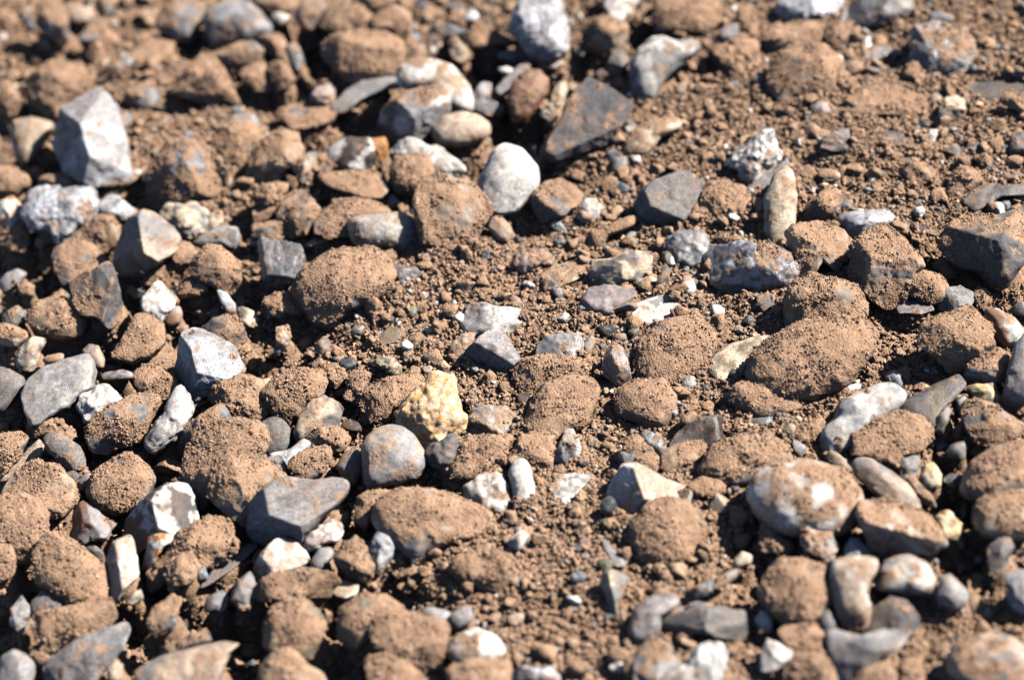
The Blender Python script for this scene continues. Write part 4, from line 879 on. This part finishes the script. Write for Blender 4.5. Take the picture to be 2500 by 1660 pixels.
def scatter(name, label, n, rlo, rhi, power, sub, palette, seed, sink, pts=None, mat=None, smooth=True, flat=(0.45, 1.0), dusty=(0.4, 1.0), zone=None, wide=1.0):
    rng = np.random.RandomState(seed)
    D3, T = ICO[sub]
    if pts is None:
        x = rng.uniform(-0.655 * wide, 0.655 * wide, n); y = rng.uniform(-0.555, 0.81, n) * wide
        hid = np.zeros(n); top = np.full(n, -1.0)

        def under(z_, ii, d, q): z_[ii] = np.where(d < 0.85, 1.0, z_[ii])
        seats(x, y, hid, under)
        keep = hid < 0.5
        if zone is not None: keep &= rng.rand(n) < zone(x, y)
        x, y = x[keep], y[keep]; n = len(x)
        r = rlo * (rhi / rlo) ** (rng.rand(n) ** power)
        z = height(x, y) + r * sink
    else:
        x, y, z = pts.T; n = len(x); r = rlo * (rhi / rlo) ** (rng.rand(n) ** power); z = z + r * sink
    nv, nt = len(D3), len(T)
    ax = rng.uniform(0.75, 1.3, (n, 3)); ax[:, 2] *= rng.uniform(*flat, n)
    A = rng.randn(n, 3, 3); Qm = np.linalg.qr(A)[0]
    # keep stones lying flat: rotate mostly about z
    yaw = rng.rand(n) * 6.283; tilt = rng.randn(n) * 0.35
    cz, sz, ct, st = np.cos(yaw), np.sin(yaw), np.cos(tilt), np.sin(tilt)
    V = D3[None] * ax[:, None] * r[:, None, None]
    lump = fbm((D3[None] * 1.6 + rng.rand(n, 1, 3) * 50).reshape(-1, 3), seed, 2).reshape(n, nv)
    V = V * (1 + (0.45 if palette == 'soil' else 0.28) * lump)[..., None]
    if sub >= 2:     # broken faces
        for k in range(8):
            nn = rng.randn(n, 3); nn /= np.linalg.norm(nn, axis=1)[:, None]
            d = np.einsum('ijk,ik->ij', V, nn); lim = d.max(1) * rng.uniform(0.42, 1.0, n)
            ov = np.clip(d - lim[:, None], 0, None); V = V - ov[..., None] * nn[:, None]
    X1 = V[..., 0] * cz[:, None] - V[..., 1] * sz[:, None]; Y1 = V[..., 0] * sz[:, None] + V[..., 1] * cz[:, None]
    Y2 = Y1 * ct[:, None] - V[..., 2] * st[:, None]; Z2 = Y1 * st[:, None] + V[..., 2] * ct[:, None]
    Vw = np.stack([X1 + x[:, None], Y2 + y[:, None], Z2 + z[:, None]], -1).reshape(-1, 3)
    Tt = (T[None] + (np.arange(n) * nv)[:, None, None]).reshape(-1, 3)
    if palette == 'soil':
        t_ = rng.rand(n, 1); base = np.where(t_ < 0.03, 0.62, np.where(t_ > 0.95, 1.65, 0.78 + 0.5 * rng.rand(n, 1)))
        tint = np.repeat(base * (1 + rng.uniform(-0.05, 0.05, (n, 3))), nv, axis=0); palette = [('br', 1)]; soilt = tint
    else: soilt = None
    cols = np.array([COL[c] for c, w in palette]); wts = np.array([w for c, w in palette], float); wts /= wts.sum()
    pick = rng.choice(len(cols), n, p=wts)
    tint = np.repeat(cols[pick] * rng.uniform(0.8, 1.2, (n, 1)), nv, axis=0)
    if soilt is not None: tint = soilt
    isbr = np.array([c == 'br' for c, w in palette])[pick]
    dv = np.where(isbr, 1.0, rng.uniform(*dusty, n) * (rng.rand(n) < 0.6))
    up = np.clip(D3[:, 2], -1, 1)
    dust = np.where(isbr[:, None], 1.0, sstep(0.3, 0.9, dv[:, None] + 0.35 * up[None] + 0.4 * lump - 0.1)).ravel()
    me = mesh_np(name, Vw, Tt, mat or MAT['p'], tint, dust, smooth)
    o = bpy.data.objects.new(name, me); scn.collection.objects.link(o); o['kind'] = 'stuff'; o['label'] = label
    return o


PAL = [('br', 46), ('tn', 10), ('gr', 12), ('lg', 8), ('dg', 6), ('wh', 6), ('wr', 6), ('cr', 3), ('bl', 4), ('pu', 2), ('ol', 3)]
scatter('rubble', 'shaded rubble filling the hollows between the stones', 3000, 0.007, 0.018, 1.6, 4, [('br', 60), ('tn', 14), ('gr', 14), ('dg', 6), ('wr', 6)], 15, 0.2, zone=lambda x, y: np.clip(1.1 - fill_at(x, y), 0, 1) * (height(x, y) < -0.014))
scatter('gravel', 'fine gravel scattered through the soil', 10000, 0.0024, 0.0105, 2.1, 3, PAL, 5, 0.28)
scatter('grit', 'tiny grit grains mixed into the soil', 34000, 0.0014, 0.0032, 1.3, 2, [('br', 60), ('tn', 10), ('lg', 10), ('gr', 10), ('wh', 6), ('cr', 4)], 6, 0.3)


def in_frame(x, y, z, mg=0.06):
    d = np.stack([x - CAM[0], y - CAM[1], z - CAM[2]], 1); w = d @ F
    return (np.abs((d @ R) / w / K / W0) < 0.5 + mg) & (np.abs((d @ U) / w / K / H0) < 0.5 + mg)


def crumb_zone(x, y):
    P = np.stack([x, y, x * 0], 1)
    return in_frame(x, y, x * 0) * (0.62 + 0.38 * sstep(-0.3, 0.3, fbm(P * 35, 93, 2))) + ~in_frame(x, y, x * 0) * 0.12


# the gravel goes on outside the picture
out = lambda x, y: ~in_frame(x, y, x * 0, 0.09) & ~in_frame(x, y, x * 0 + 0.03, 0.09)
scatter('outer_stones', 'stones lying around the pictured patch of ground', 2600, 0.007, 0.034, 1.7, 4, PAL, 31, 0.35, zone=out, wide=2.2)
scatter('outer_gravel', 'fine gravel lying around the pictured patch of ground', 16000, 0.002, 0.008, 1.7, 2, PAL, 32, 0.3, zone=out, wide=2.2)
scatter('soil_crumbs', 'loose brown soil crumbs', 480000, 0.0006, 0.0023, 1.5, 1, 'soil', 7, 0.3, mat=SOILM, smooth=False, flat=(0.75, 1.1), zone=crumb_zone)
scatter('soil_lumps', 'small lumps of brown soil', 3500, 0.0026, 0.0070, 2.2, 3, 'soil', 17, 0.15, mat=SOILM, flat=(0.7, 1.1), zone=crumb_zone)
# crumbs lying on the dusty sides and tops of the stones
rng = np.random.RandomState(3); tops = []
for i_, (Vw, N, dust, br_) in enumerate(STONES):
    view = N @ (-F)
    cl = sstep(-0.35, 0.35, fbm(Vw / 0.016 + i_, 95, 2))
    pr = np.clip(dust - 0.6, 0, 1) * 2.4 * ((view > -0.1) | (N[:, 2] > 0.3)) * (0.08 + 0.92 * cl) * sstep(-0.5, 0.4, N[:, 2])
    if pr.sum() < 1: continue
    area = (br_ / 0.001) ** 2 * 12.5 * pr.mean()
    k = min(int((pr > 0).sum()), int(area / 4.2))
    tops.append(Vw[rng.choice(len(Vw), k, replace=False, p=pr / pr.sum())])
scatter('dust_crumbs', 'small soil crumbs lying on top of the stones', 0, 0.0005, 0.0016, 1.6, 1, 'soil', 8, 0.1, pts=np.concatenate(tops), mat=SOILM, smooth=False, flat=(0.75, 1.1))
print('stones', len(STONES), 'verts', sum(len(s[0]) for s in STONES), 'ground', len(X), 'crumbs', sum(map(len, tops)))
